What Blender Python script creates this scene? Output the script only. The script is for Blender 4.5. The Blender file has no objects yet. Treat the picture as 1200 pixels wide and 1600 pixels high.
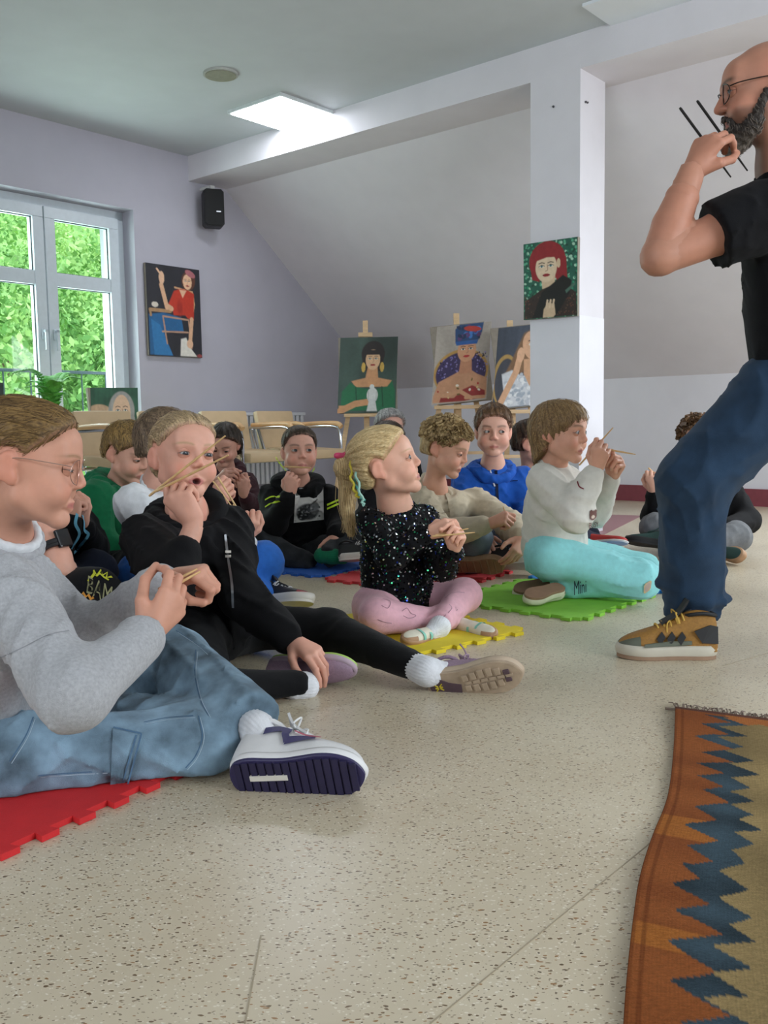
import bpy, bmesh, math, random
import numpy as np
from mathutils import Vector, Matrix

# ------------------------------------------------------------------ camera, world, light
SC = bpy.context.scene
COL = SC.collection
FPX, CAMH = 1450.0, 0.62
PITCH, ROLL = math.radians(5.5), math.radians(0.92)
V3 = lambda *a: np.array(a, float)
CAM = V3(0, 0, CAMH)
_fw = V3(0, math.cos(PITCH), -math.sin(PITCH))
_r0, _u0 = V3(1, 0, 0), V3(0, math.sin(PITCH), math.cos(PITCH))
_rt = _r0*math.cos(ROLL) - _u0*math.sin(ROLL)
_up = _u0*math.cos(ROLL) + _r0*math.sin(ROLL)
cd = bpy.data.cameras.new('camera'); cam = bpy.data.objects.new('camera', cd); COL.objects.link(cam)
cd.sensor_fit = 'VERTICAL'; cd.sensor_height = 36.0; cd.lens = 36.0*FPX/1600; cd.clip_start = .02
M = Matrix((( _rt[0], _up[0], -_fw[0], 0), (_rt[1], _up[1], -_fw[1], 0), (_rt[2], _up[2], -_fw[2], 0), (0, 0, 0, 1)))
M.translation = Vector(CAM); cam.matrix_world = M
SC.camera = cam
SC.view_settings.view_transform = 'Standard'; SC.view_settings.look = 'None'
SC.view_settings.gamma = 1.0; SC.view_settings.use_curve_mapping = False
SC.view_settings.exposure = 0.86
world = bpy.data.worlds.new('sky'); SC.world = world; world.use_nodes = True
bg = world.node_tree.nodes['Background']
bg.inputs[0].default_value = (.86, .94, 1.0, 1); bg.inputs[1].default_value = 1.5

def ray(x, y): return _fw + (x-600)/FPX*_rt + (800-y)/FPX*_up
def W(x, y, Y):                       # world point seen at a photo position, Y metres in front of the camera
    d = ray(x, y); return CAM + d*(Y/d[1])
def G(x, y, z=0.):                    # the same on a horizontal plane
    d = ray(x, y); return CAM + d*((z-CAMH)/d[2])
AZ = math.radians(40.4)
D2 = V3(math.sin(AZ), math.cos(AZ), 0); D1 = V3(-math.cos(AZ), math.sin(AZ), 0)
def RM(u, v, z=0.): return D2*u + D1*v + V3(0, 0, z)      # room axes -> world
ZUP = V3(0, 0, 1.)
def unit(v): v = np.asarray(v, float); return v/max(np.linalg.norm(v), 1e-9)
def reach(a, x, y, L, near=True):     # joint seen at (x, y), L metres from joint a
    d = unit(ray(x, y)); o = CAM - a
    b = d@o; c = o@o - L*L; q = b*b - c
    if q <= 0: return a + unit(CAM + d*(-b) - a)*L
    return CAM + d*(-b + (-1 if near else 1)*math.sqrt(q))

def area_light(name, loc, target, sx, sy, power, color=(1, 1, 1)):
    l = bpy.data.lights.new(name, 'AREA'); l.shape = 'RECTANGLE'; l.size = sx; l.size_y = sy; l.energy = power; l.color = color
    o = bpy.data.objects.new(name, l); COL.objects.link(o); o.location = Vector(loc)
    o.rotation_euler = Vector(np.asarray(target)-np.asarray(loc)).to_track_quat('-Z', 'Z').to_euler()
    return o
# daylight coming in at the windows (one in view, others out of view, the rear one added for light)
LCOL = (.88, .95, 1.0)
area_light('daylight_window', RM(3.35, 6.1, 1.15), RM(3.35, 0, 1.0), 1.2, 2.0, 45, LCOL)
area_light('daylight_side_window', RM(2.2, -3.3, 1.5), RM(2.2, 5, .7), 3.0, 1.7, 95, LCOL)
area_light('daylight_rear_added', RM(-3.3, 1.2, 1.5), RM(4, 1.2, .8), 3.4, 1.7, 40, LCOL)  # unseen rear window, added to light the room from behind the camera
area_light('daylight_roof_window', RM(5.9, 0.0, 1.75), RM(3.5, 0.6, 0), 1.4, 1.2, 45, LCOL)

# ------------------------------------------------------------------ helpers: materials
def _new(name):
    m = bpy.data.materials.new(name); m.use_nodes = True
    return m, m.node_tree.nodes, m.node_tree.links, m.node_tree.nodes['Principled BSDF']
def lin(c):
    if isinstance(c, str):
        c = [int(c[i:i+2], 16)/255 for i in (0, 2, 4)]
        c = [x/12.92 if x <= .04045 else ((x+.055)/1.055)**2.4 for x in c]
    return (c[0], c[1], c[2])
_mc = {}
def mat(name, color, rough=.6, metal=0., var=.12, scale=30., bump=0., bscale=300., spec=.5, sheen=0., stretch=(1, 1, 1), sub=0., attr=None, coat=0., darkmix=None):
    """plain procedural surface: colour (or the point colours 'col') varied by noise, with fine relief"""
    if name in _mc: return _mc[name]
    m, N, L, b = _new(name); _mc[name] = m
    tc = N.new('ShaderNodeTexCoord'); mp = N.new('ShaderNodeMapping'); mp.inputs['Scale'].default_value = stretch
    L.new(tc.outputs['Object'], mp.inputs[0])
    no = N.new('ShaderNodeTexNoise'); no.inputs['Scale'].default_value = scale; no.inputs['Detail'].default_value = 5
    L.new(mp.outputs[0], no.inputs['Vector'])
    mr = N.new('ShaderNodeMapRange'); mr.inputs[1].default_value = .25; mr.inputs[2].default_value = .75
    mr.inputs[3].default_value = 1-var; mr.inputs[4].default_value = 1+var; L.new(no.outputs[0], mr.inputs[0])
    mx = N.new('ShaderNodeVectorMath'); mx.operation = 'SCALE'
    if attr:
        at = N.new('ShaderNodeAttribute'); at.attribute_name = attr; L.new(at.outputs['Color'], mx.inputs[0])
    else:
        mx.inputs[0].default_value = lin(color)
    L.new(mr.outputs[0], mx.inputs['Scale']); L.new(mx.outputs[0], b.inputs['Base Color'])
    b.inputs['Roughness'].default_value = rough; b.inputs['Metallic'].default_value = metal
    b.inputs['Specular IOR Level'].default_value = spec
    if sheen: b.inputs['Sheen Weight'].default_value = sheen; b.inputs['Sheen Roughness'].default_value = .5
    if sub:
        b.inputs['Subsurface Weight'].default_value = sub; b.inputs['Subsurface Radius'].default_value = (.012, .005, .003); b.inputs['Subsurface Scale'].default_value = 1.0
    if coat: b.inputs['Coat Weight'].default_value = coat
    if bump:
        n2 = N.new('ShaderNodeTexNoise'); n2.inputs['Scale'].default_value = bscale; n2.inputs['Detail'].default_value = 3
        L.new(mp.outputs[0], n2.inputs['Vector'])
        bp = N.new('ShaderNodeBump'); bp.inputs['Strength'].default_value = bump; bp.inputs['Distance'].default_value = .002
        L.new(n2.outputs[0], bp.inputs['Height']); L.new(bp.outputs[0], b.inputs['Normal'])
    return m

# ------------------------------------------------------------------ helpers: objects
def props(o, label=None, cat=None, group=None, kind=None):
    if label: o['label'] = label
    if cat: o['category'] = cat
    if group: o['group'] = group
    if kind: o['kind'] = kind
    return o
def empty(name, loc, label=None, cat=None, group=None):
    o = bpy.data.objects.new(name, None); COL.objects.link(o); o.location = Vector(loc); o.empty_display_size = .1
    return props(o, label, cat, group)
def link(name, me, m=None, parent=None, smooth=False):
    o = bpy.data.objects.new(name, me); COL.objects.link(o)
    if m is not None:
        for k in (m if isinstance(m, (list, tuple)) else [m]): me.materials.append(k)
    if smooth: me.shade_smooth()
    if parent is not None:
        o.parent = parent
        p = parent; off = Vector((0, 0, 0))
        while p is not None: off += p.location; p = p.parent
        if o.parent: o.location = -off            # meshes are written in world coordinates
    return o
def mesh_np(name, v, f, m=None, parent=None, smooth=True, col=None, mi=None):
    """v: (n,3) world points; f: (k,4)/(k,3) array or list of polygons"""
    me = bpy.data.meshes.new(name); v = np.asarray(v, np.float32)
    if isinstance(f, np.ndarray):
        me.vertices.add(len(v)); me.vertices.foreach_set('co', v.ravel())
        k = f.shape[1]; me.loops.add(f.size); me.loops.foreach_set('vertex_index', f.astype(np.int32).ravel())
        me.polygons.add(len(f)); me.polygons.foreach_set('loop_start', np.arange(0, f.size, k, dtype=np.int32))
        me.update(calc_edges=True); me.validate()
    else:
        me.from_pydata(v.tolist(), [], f); me.update()
    if col is not None:
        a = me.attributes.new('col', 'FLOAT_COLOR', 'POINT')
        c = np.ones((len(v), 4), np.float32); c[:, :3] = col; a.data.foreach_set('color', c.ravel())
    o = link(name, me, m, parent, smooth)
    if mi is not None: me.polygons.foreach_set('material_index', np.asarray(mi, np.int32))
    return o
class MB:
    """collects simple solids in world space"""
    def __init__(s): s.v = []; s.f = []
    def add(s, v, f):
        n = len(s.v); s.v += [tuple(map(float, p)) for p in v]; s.f += [[i+n for i in q] for q in f]; return s
    def box(s, c, ax, ay, az, hx, hy, hz):
        c = np.asarray(c, float); v = []
        for k in (-1, 1):
            for j in (-1, 1):
                for i in (-1, 1): v.append(c + ax*hx*i + ay*hy*j + az*hz*k)
        return s.add(v, [[0, 2, 3, 1], [4, 5, 7, 6], [0, 1, 5, 4], [2, 6, 7, 3], [0, 4, 6, 2], [1, 3, 7, 5]])
    def rbox(s, u0, u1, v0, v1, z0, z1):       # box in room axes
        return s.box(RM((u0+u1)/2, (v0+v1)/2, (z0+z1)/2), D2, D1, ZUP, (u1-u0)/2, (v1-v0)/2, (z1-z0)/2)
    def bar(s, a, b, w, t, side=None):          # rectangular bar from a to b
        a = np.asarray(a, float); b = np.asarray(b, float); y = unit(b-a); x = unit(np.cross(y, ZUP) if side is None else side - y*(side@y)); z = np.cross(x, y)
        return s.box((a+b)/2, x, y, z, w/2, np.linalg.norm(b-a)/2, t/2)
    def tube(s, pts, r, n=8, cap=True):
        pts = [np.asarray(p, float) for p in pts]; m = len(pts); rs = r if isinstance(r, (list, tuple, np.ndarray)) else [r]*m
        t0 = unit(pts[1]-pts[0]); x = unit(np.cross(t0, ZUP if abs(t0[2]) < .9 else V3(1, 0, 0)))
        v = []
        for i, p in enumerate(pts):
            t = unit(pts[min(i+1, m-1)] - pts[max(i-1, 0)]); x = unit(x - t*(x@t)); y = np.cross(t, x)
            for k in range(n):
                a = 2*math.pi*k/n; v.append(p + (x*math.cos(a) + y*math.sin(a))*rs[i])
        f = [[i*n+k, i*n+(k+1) % n, (i+1)*n+(k+1) % n, (i+1)*n+k] for i in range(m-1) for k in range(n)]
        if cap: f += [list(range(n))[::-1], [(m-1)*n+k for k in range(n)]]
        return s.add(v, f)
    def prism(s, pts, h):                       # polygon (world points) pushed along h
        pts = [np.asarray(p, float) for p in pts]; n = len(pts)
        return s.add(pts + [p+h for p in pts], [list(range(n))[::-1], list(range(n, 2*n))] + [[i, (i+1) % n, n+(i+1) % n, n+i] for i in range(n)])
    def disc(s, c, nrm, r, h=0., n=20, rx=None):
        nrm = unit(nrm); x = unit(np.cross(nrm, ZUP if abs(nrm[2]) < .9 else V3(1, 0, 0))) if rx is None else rx; y = np.cross(nrm, x)
        p = [np.asarray(c) + (x*math.cos(2*math.pi*k/n) + y*math.sin(2*math.pi*k/n))*r for k in range(n)]
        return s.prism(p, nrm*h) if h else s.add(p, [list(range(n))])
    def build(s, name, m, parent=None, smooth=False, bevel=0., kind=None):
        me = bpy.data.meshes.new(name); me.from_pydata(s.v, [], s.f); me.update()
        if bevel:
            bm = bmesh.new(); bm.from_mesh(me)
            bmesh.ops.recalc_face_normals(bm, faces=bm.faces)
            bmesh.ops.bevel(bm, geom=[e for e in bm.edges if e.is_manifold and e.calc_face_angle() > .5], offset=bevel, segments=2, affect='EDGES', profile=.6, clamp_overlap=True)
            bm.to_mesh(me); bm.free()
        o = link(name, me, m, parent, smooth)
        if smooth:
            try: me.set_sharp_from_angle(angle=.7)
            except Exception: pass
        if kind: o['kind'] = kind
        return o
def smoothcurve(pts, n=6):                      # Catmull-Rom through points
    p = [np.asarray(q, float) for q in pts]; p = [2*p[0]-p[1]] + p + [2*p[-1]-p[-2]]; out = []
    for i in range(1, len(p)-2):
        for k in range(n):
            t = k/n; a, b, c, d = p[i-1:i+3]
            out.append(.5*((2*b) + (c-a)*t + (2*a-5*b+4*c-d)*t*t + (3*b-a-3*c+d)*t**3))
    return out + [p[-2]]
def copy_tree(o, parent=None):
    c = o.copy(); COL.objects.link(c); c.parent = parent
    for ch in list(o.children): copy_tree(ch, c)
    return c
# ------------------------------------------------------------------ the room
def struct(o): o['kind'] = 'structure'; return o
def wallmat(name, c, var=.03, rough=.75):
    return mat(name, c, rough=rough, var=var, scale=6, bump=.25, bscale=260)
M_WALL = wallmat('lilac_wall_paint', 'adabb6'); M_CEIL = wallmat('white_ceiling_paint', 'bdc2c6')
M_SLOPE = wallmat('pale_wall_paint', 'd6d3d9'); M_LOW = wallmat('white_glossy_wall_paint', 'dbdae1', rough=.5)
UB, UB2, ZB, ZC, VW, UK, ZK = 4.43, 4.78, 2.405, 2.58, 5.6, 6.57, .925
V0, U0 = -3.2, -3.2

# floor: speckled vinyl with darker and lighter flecks
def floor_mat():
    m, N, L, b = _new('speckled_vinyl'); tc = N.new('ShaderNodeTexCoord')
    base = N.new('ShaderNodeTexNoise'); base.inputs['Scale'].default_value = 3; base.inputs['Detail'].default_value = 6; L.new(tc.outputs['Object'], base.inputs['Vector'])
    ramp = N.new('ShaderNodeValToRGB'); ramp.color_ramp.elements[0].position = .35; ramp.color_ramp.elements[1].position = .7
    ramp.color_ramp.elements[0].color = (*lin('bfb198'), 1); ramp.color_ramp.elements[1].color = (*lin('ccc0a9'), 1); L.new(base.outputs[0], ramp.inputs[0])
    col = ramp.outputs[0]
    def flecks(scale, thr, color, st, seed, rot, prob):
        nonlocal col
        mp = N.new('ShaderNodeMapping'); mp.inputs['Scale'].default_value = st; mp.inputs['Rotation'].default_value = (0, 0, rot); mp.inputs['Location'].default_value = (seed, seed*.7, 0)
        L.new(tc.outputs['Object'], mp.inputs[0])
        wn = N.new('ShaderNodeTexNoise'); wn.inputs['Scale'].default_value = 60; L.new(mp.outputs[0], wn.inputs['Vector'])
        ad = N.new('ShaderNodeMix'); ad.data_type = 'VECTOR'; ad.inputs[0].default_value = .012; L.new(mp.outputs[0], ad.inputs[4]); L.new(wn.outputs['Color'], ad.inputs[5])
        v = N.new('ShaderNodeTexVoronoi'); v.inputs['Scale'].default_value = scale; L.new(ad.outputs[1], v.inputs['Vector'])
        sp = N.new('ShaderNodeSeparateColor'); L.new(v.outputs['Color'], sp.inputs[0])
        th = N.new('ShaderNodeMath'); th.operation = 'MULTIPLY'; th.inputs[1].default_value = thr; L.new(sp.outputs[1], th.inputs[0])
        lt = N.new('ShaderNodeMath'); lt.operation = 'LESS_THAN'; L.new(v.outputs['Distance'], lt.inputs[0]); L.new(th.outputs[0], lt.inputs[1])
        pr = N.new('ShaderNodeMath'); pr.operation = 'LESS_THAN'; pr.inputs[1].default_value = prob; L.new(sp.outputs[0], pr.inputs[0])
        mu = N.new('ShaderNodeMath'); mu.operation = 'MULTIPLY'; L.new(lt.outputs[0], mu.inputs[0]); L.new(pr.outputs[0], mu.inputs[1])
        mx = N.new('ShaderNodeMix'); mx.data_type = 'RGBA'; L.new(mu.outputs[0], mx.inputs[0]); L.new(col, mx.inputs[6]); mx.inputs[7].default_value = (*lin(color), 1)
        col = mx.outputs[2]
    flecks(200, .50, 'd8cfbd', (1, 1.6, 1), 9.1, 1.1, .35)
    flecks(170, .34, '8b7d68', (1, 1.7, 1), 3.3, .3, .45)
    flecks(125, .42, '6e5840', (1, 2.0, 1), 1.7, .9, .30)
    flecks(115, .40, '96714a', (1, 2.0, 1), 5.2, -.5, .22)
    flecks(150, .36, '5c4e3d', (1, 1.8, 1), 7.2, .1, .22)
    L.new(col, b.inputs['Base Color'])
    rn = N.new('ShaderNodeMapRange'); rn.inputs[3].default_value = .24; rn.inputs[4].default_value = .40; L.new(base.outputs[0], rn.inputs[0]); L.new(rn.outputs[0], b.inputs['Roughness'])
    n2 = N.new('ShaderNodeTexNoise'); n2.inputs['Scale'].default_value = 40; L.new(tc.outputs['Object'], n2.inputs['Vector'])
    bp = N.new('ShaderNodeBump'); bp.inputs['Strength'].default_value = .12; bp.inputs['Distance'].default_value = .002; L.new(n2.outputs[0], bp.inputs['Height']); L.new(bp.outputs[0], b.inputs['Normal'])
    return m
M_FLOOR = floor_mat()
floor = struct(MB().rbox(U0, UK+.3, V0, VW+.3, -.1, 0).build('floor', M_FLOOR))
M_SEAM = mat('vinyl_weld_seam', 'a0937c', rough=.5)
def ribbon(pts, w, h, name, m, parent):
    mb = MB()
    for a, b in zip(pts[:-1], pts[1:]): mb.bar(a, b, w, h)
    return mb.build(name, m, parent)
ribbon([G(1015, 1318), G(672, 1600)], .0018, .0012, 'weld_seam', M_SEAM, floor)
ribbon([G(408, 1462), G(383, 1600)], .0018, .0012, 'weld_seam', M_SEAM, floor)
ribbon([G(1128, 1041), G(1230, 1012)], .0018, .0012, 'weld_seam', M_SEAM, floor)
MB().prism([G(x, y) for x, y in ((1003, 806), (945, 835), (700, 835), (690, 796))], V3(0, 0, .0015)).build('floor_inlay', mat('dusty_pink_vinyl', '97686c', rough=.4, var=.1, scale=90), floor)

struct(MB().rbox(U0, UB, V0, VW, ZC, ZC+.1).build('ceiling', M_CEIL))
# left wall, with the window opening
WU0, WU1, WZ0, WZ1 = 2.70, 3.94, .12, 2.122
WT = .42
wl = MB(); wl.rbox(WU1, UK+.3, VW, VW+WT, 0, ZC+.1); wl.rbox(WU0, WU1, VW, VW+WT, WZ1, ZC+.1); wl.rbox(WU0, WU1, VW, VW+WT, 0, WZ0); wl.rbox(U0, WU0, VW, VW+WT, 0, ZC+.1)
struct(wl.build('wall_left', M_WALL))
# low knee wall behind the easels and its baseboard
struct(MB().rbox(UK, UK+.25, V0, VW, 0, ZK).build('wall_back', M_LOW))
struct(MB().rbox(UK-.018, UK, V0, VW, 0, .12).build('baseboard_back', mat('burgundy_skirting', '7f3b45', rough=.45, var=.08), None))
# sloping wall under the roof, with a roof window outside the view
def slope_pt(u, v): t = (u-UB2)/(UK-UB2); return RM(u, v, ZB + (ZK-ZB)*t)
sn = unit(np.cross(slope_pt(UK, 0)-slope_pt(UB2, 0), D1)); sn = sn if sn[2] > 0 else -sn
sl = MB()
for (ua, ub, va, vb) in ((UB2, UK, 1.0, VW), (UB2, UK, V0, -1.0), (UB2, 5.25, -1.0, 1.0), (6.15, UK, -1.0, 1.0)):
    sl.prism([slope_pt(ua, va), slope_pt(ub, va), slope_pt(ub, vb), slope_pt(ua, vb)], sn*.12)
struct(sl.build('wall_sloped', M_SLOPE))
struct(MB().rbox(UB, UB2+.02, V0, VW, ZB, ZC+.1).build('ceiling_beam', M_SLOPE))
pil = struct(MB().rbox(4.429, 4.70, 2.405, 2.70, 1.165, ZB+.02).build('pillar', M_SLOPE))
MB().rbox(4.427, 4.702, 2.403, 2.702, 0, 1.165).build('painted_base', M_LOW, pil)
nl = MB()
for x, y in ((861, 143), ): nl.disc(RM(4.429, 2.56, 2.25), -D2, .006, .006, 8)
nl.disc(RM(4.48, 2.405, 2.25), -D1, .006, .008, 8); nl.disc(RM(4.50, 2.405, 2.252), -D1, .005, .008, 8)
nl.build('nail', mat('nail_steel', '6b6a6d', .4, 1.), pil)
# walls beside and behind the camera, each with a window band, the rear one added for light
def holed(name, fixed, axis, a0, a1, h0, h1, z0, z1, thick):
    mb = MB()
    def b(p0, p1, q0, q1):
        if axis == 'v': mb.rbox(p0, p1, fixed-thick, fixed, q0, q1)
        else: mb.rbox(fixed-thick, fixed, p0, p1, q0, q1)
    b(a0, h0, 0, ZC+.1); b(h1, a1, 0, ZC+.1); b(h0, h1, 0, z0); b(h0, h1, z1, ZC+.1)
    return struct(mb.build(name, M_WALL))
holed('wall_right', V0, 'v', U0, UK+.3, .6, 3.8, .7, 2.3, .25)
holed('wall_rear', U0, 'u', V0, VW, -.6, 3.0, .7, 2.3, .25)

# lit square panel, round cover, recessed field of the ceiling
pe = empty('ceiling_light', RM(4.23, 4.375, ZC), 'square lit panel lamp fixed to the ceiling', 'ceiling light')
def emis(name, c, s):
    m, N, L, b = _new(name); b.inputs['Base Color'].default_value = (*lin(c), 1); b.inputs['Emission Color'].default_value = (*lin(c), 1); b.inputs['Emission Strength'].default_value = s; return m
MB().rbox(3.975, 4.475, 4.135, 4.615, ZC-.022, ZC-.001).build('frame', mat('lamp_frame_white', 'c9cfd0', .4), pe)
MB().rbox(3.99, 4.46, 4.15, 4.60, ZC-.026, ZC-.021).build('diffuser', emis('lamp_diffuser', 'f4f8ff', 11.0), pe)
re_ = empty('ceiling_vent', RM(3.55, 4.17, ZC), 'small round grey cover set in the ceiling', 'vent')
MB().disc(RM(3.55, 4.17, ZC-.012), ZUP, .097, .012, 32).build('rim', mat('vent_rim', 'a9aba6', .5), re_)
MB().disc(RM(3.55, 4.17, ZC-.016), ZUP, .086, .008, 32).build('cover', mat('vent_cover', '8a8a78', .6), re_)
MB().prism([RM(4.44, 2.24, ZC-.014), RM(4.14, 2.24, ZC-.014), RM(4.14, .4, ZC-.014), RM(4.44, .4, ZC-.014)], V3(0, 0, .02)).build('ceiling_panel', wallmat('ceiling_white_panel', 'dde2e8'))['kind'] = 'structure'

# window: two sashes in a fixed frame, set back in the reveal
M_PVC = mat('white_window_frame', 'c3ccd3', rough=.35, var=.04)
M_GASK = mat('dark_gasket', '4b5357', .6)
def glass_mat():
    m, N, L, b = _new('window_glass'); b.inputs['Base Color'].default_value = (.9, 1, .95, 1)
    tr = N.new('ShaderNodeBsdfTransparent'); tr.inputs[0].default_value = (.93, 1.0, .96, 1); gl = N.new('ShaderNodeBsdfGlossy'); gl.inputs['Roughness'].default_value = .02
    mx = N.new('ShaderNodeMixShader'); mx.inputs[0].default_value = .012
    L.new(tr.outputs[0], mx.inputs[1]); L.new(gl.outputs[0], mx.inputs[2]); L.new(mx.outputs[0], N['Material Output'].inputs[0]); return m
M_GLASS = glass_mat()
win = struct(empty('window_1', RM(3.3, VW+.15, WZ0)))
FV0, FV1 = VW+.13, VW+.20
fr = MB(); t = .065
fr.rbox(WU0, WU1, FV0, FV1, WZ0, WZ0+t); fr.rbox(WU0, WU1, FV0, FV1, WZ1-t, WZ1); fr.rbox(WU0, WU0+t, FV0, FV1, WZ0, WZ1); fr.rbox(WU1-t, WU1, FV0, FV1, WZ0, WZ1)
fr.build('window_frame', M_PVC, win, bevel=.004)
UM = 3.32
for (a, b) in ((WU0+t-.01, UM-.004), (UM+.004, WU1-t+.01)):
    s = MB(); w = .075; z0, z1 = WZ0+t-.01, WZ1-t+.01; zr = 1.60
    v0, v1 = FV0-.022, FV1-.02
    s.rbox(a, b, v0, v1, z0, z0+w); s.rbox(a, b, v0, v1, z1-w, z1); s.rbox(a, a+w, v0, v1, z0+w, z1-w); s.rbox(b-w, b, v0, v1, z0+w, z1-w); s.rbox(a+w, b-w, v0+.004, v1, zr-.045, zr+.045)
    sash = s.build('sash', M_PVC, win, bevel=.004)
    for (q0, q1) in ((z0+w, zr-.045), (zr+.045, z1-w)):
        MB().rbox(a+w, b-w, v0+.03, v0+.036, q0, q1).build('pane', M_GLASS, sash)
        g = MB(); e = .006
        g.rbox(a+w, b-w, v0+.024, v0+.03, q0, q0+e); g.rbox(a+w, b-w, v0+.024, v0+.03, q1-e, q1); g.rbox(a+w, a+w+e, v0+.024, v0+.03, q0, q1); g.rbox(b-w-e, b-w, v0+.024, v0+.03, q0, q1)
        g.build('gasket', M_GASK, sash)
    hx = b-w/2 if b < 3.5 else a+w/2
    hd = MB(); hd.rbox(hx-.014, hx+.014, v0-.012, v0, 1.20, 1.27); hd.rbox(hx-.009, hx+.009, v0-.045, v0-.01, 1.245, 1.263); hd.rbox(hx-.009, hx+.009, v0-.045, v0-.03, 1.13, 1.263)
    hd.build('handle', M_PVC, sash, bevel=.003)
struct(MB().rbox(WU0, WU1, VW-.001, FV0, WZ0-.03, WZ0).build('window_sill', M_PVC, None))

# outside: balcony rail, hillside and trees
rl = empty('balcony_railing', RM(3.3, VW+WT+.1, 0), 'thin dark metal balcony rail outside the window', 'railing')
M_RAIL = mat('rail_metal', '3f4b4e', .5, .6)
vr = VW+WT+.10
MB().tube([RM(2.0, vr, 1.02), RM(4.6, vr, 1.02)], .012).build('top_rail', M_RAIL, rl)
MB().tube([RM(2.0, vr, .2), RM(4.6, vr, .2)], .010).build('bottom_rail', M_RAIL, rl)
for k in range(12): MB().tube([RM(2.2+.2*k, vr, .2), RM(2.2+.2*k, vr, 1.02)], .006, 6).build('baluster', M_RAIL, rl)
MB().rbox(1.9, 4.7, VW+WT, VW+WT+.25, -.1, .0).build('balcony_slab', M_SLOPE, rl)
rng = np.random.default_rng(5)
hv, hf = [], []
nx, ny = 40, 24
for j in range(ny+1):
    for i in range(nx+1):
        u = -22 + 60*i/nx; v = 7.5 + 34*j/ny
        hv.append(RM(u, v, -2.5 + max(0, v-9)*.62 + .5*math.sin(u*.7+v) + .4*math.sin(v*1.3-u*.4)))
hf = [[j*(nx+1)+i, j*(nx+1)+i+1, (j+1)*(nx+1)+i+1, (j+1)*(nx+1)+i] for j in range(ny) for i in range(nx)]
struct(mesh_np('hillside', hv, hf, mat('hill_grass', '9cc678', .9, var=.5, scale=3., bump=1., bscale=8.)))
M_LEAF = mat('leaf', 'ffffff', .75, var=.15, scale=1.5, attr='col')
M_BARK = mat('bark', '6a5a46', .9)
def leafy(c, rx, rz, n, size, seed):
    g = np.random.default_rng(seed); d = g.normal(size=(n, 3)); d /= np.linalg.norm(d, axis=1)[:, None]
    bl = 1 + .28*np.sin(d[:, 0]*5+seed)*np.sin(d[:, 1]*6+seed*2)*np.sin(d[:, 2]*5)
    p = c + d*np.array([rx, rx, rz])*(bl*g.uniform(.62, 1, n)**.5)[:, None]
    a = g.normal(size=(n, 3)); a /= np.linalg.norm(a, axis=1)[:, None]; b = np.cross(a, g.normal(size=(n, 3))); b /= np.linalg.norm(b, axis=1)[:, None]
    s = size*g.uniform(.6, 1.3, (n, 1)); v = np.stack([p-a*s, p-b*s*.55, p+a*s, p+b*s*.55], 1).reshape(-1, 3)
    return v, np.arange(4*n).reshape(-1, 4)
PAL = [('6d9e52', 'bfe08e'), ('5c8e48', 'a9d480'), ('94bd62', 'def0b0')]
TREES = [(6.0, 12.3, .9, 1.15, 1.5, 0, 'round pale green tree low outside the left sash'), (7.9, 11.6, .5, 1.0, 1.3, 1, 'small dark tree low outside the right sash'), (8.2, 15.6, 1.6, 1.35, 1.9, 1, 'bushy dark tree on the slope outside the left sash'),
         (10.4, 15.0, 2.2, 1.4, 2.0, 0, 'leafy green tree on the slope outside the right sash'), (10.4, 19.8, 3.2, 1.7, 2.2, 0, 'mid green tree halfway up the slope outside'), (13.0, 19.0, 4.2, 1.7, 2.3, 2, 'yellowish tree high on the slope outside the right sash'),
         (12.2, 24.0, 6.6, 2.0, 2.6, 2, 'yellowish tree high on the slope outside the left sash'), (15.6, 23.6, 6.4, 2.0, 2.6, 1, 'dark tree near the top of the view outside'), (6.4, 16.8, 2.4, 1.3, 1.9, 2, 'pale tree at the left margin of the window view')]
for k, (u, v, z, rx, rz, mi, lab) in enumerate(TREES):
    e = empty('tree', RM(u, v, -2.5+max(0, v-9)*.62), lab, 'tree', 'trees on the hillside outside the window')
    vv, ff = leafy(RM(u, v, z+.2), rx, rz, 6000, .065, k+3); q = np.random.default_rng(k).uniform(0, 1, (len(ff), 1))**1.3
    mesh_np('crown', vv, ff, M_LEAF, e, smooth=False, col=np.repeat(np.array(lin(PAL[mi][0]))*(1-q)+np.array(lin(PAL[mi][1]))*q, 4, 0))
    MB().tube([RM(u, v, -2.6+max(0, v-9)*.62), RM(u+.1, v, z+.3)], [.16, .08], 8).build('trunk', M_BARK, e)
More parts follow.
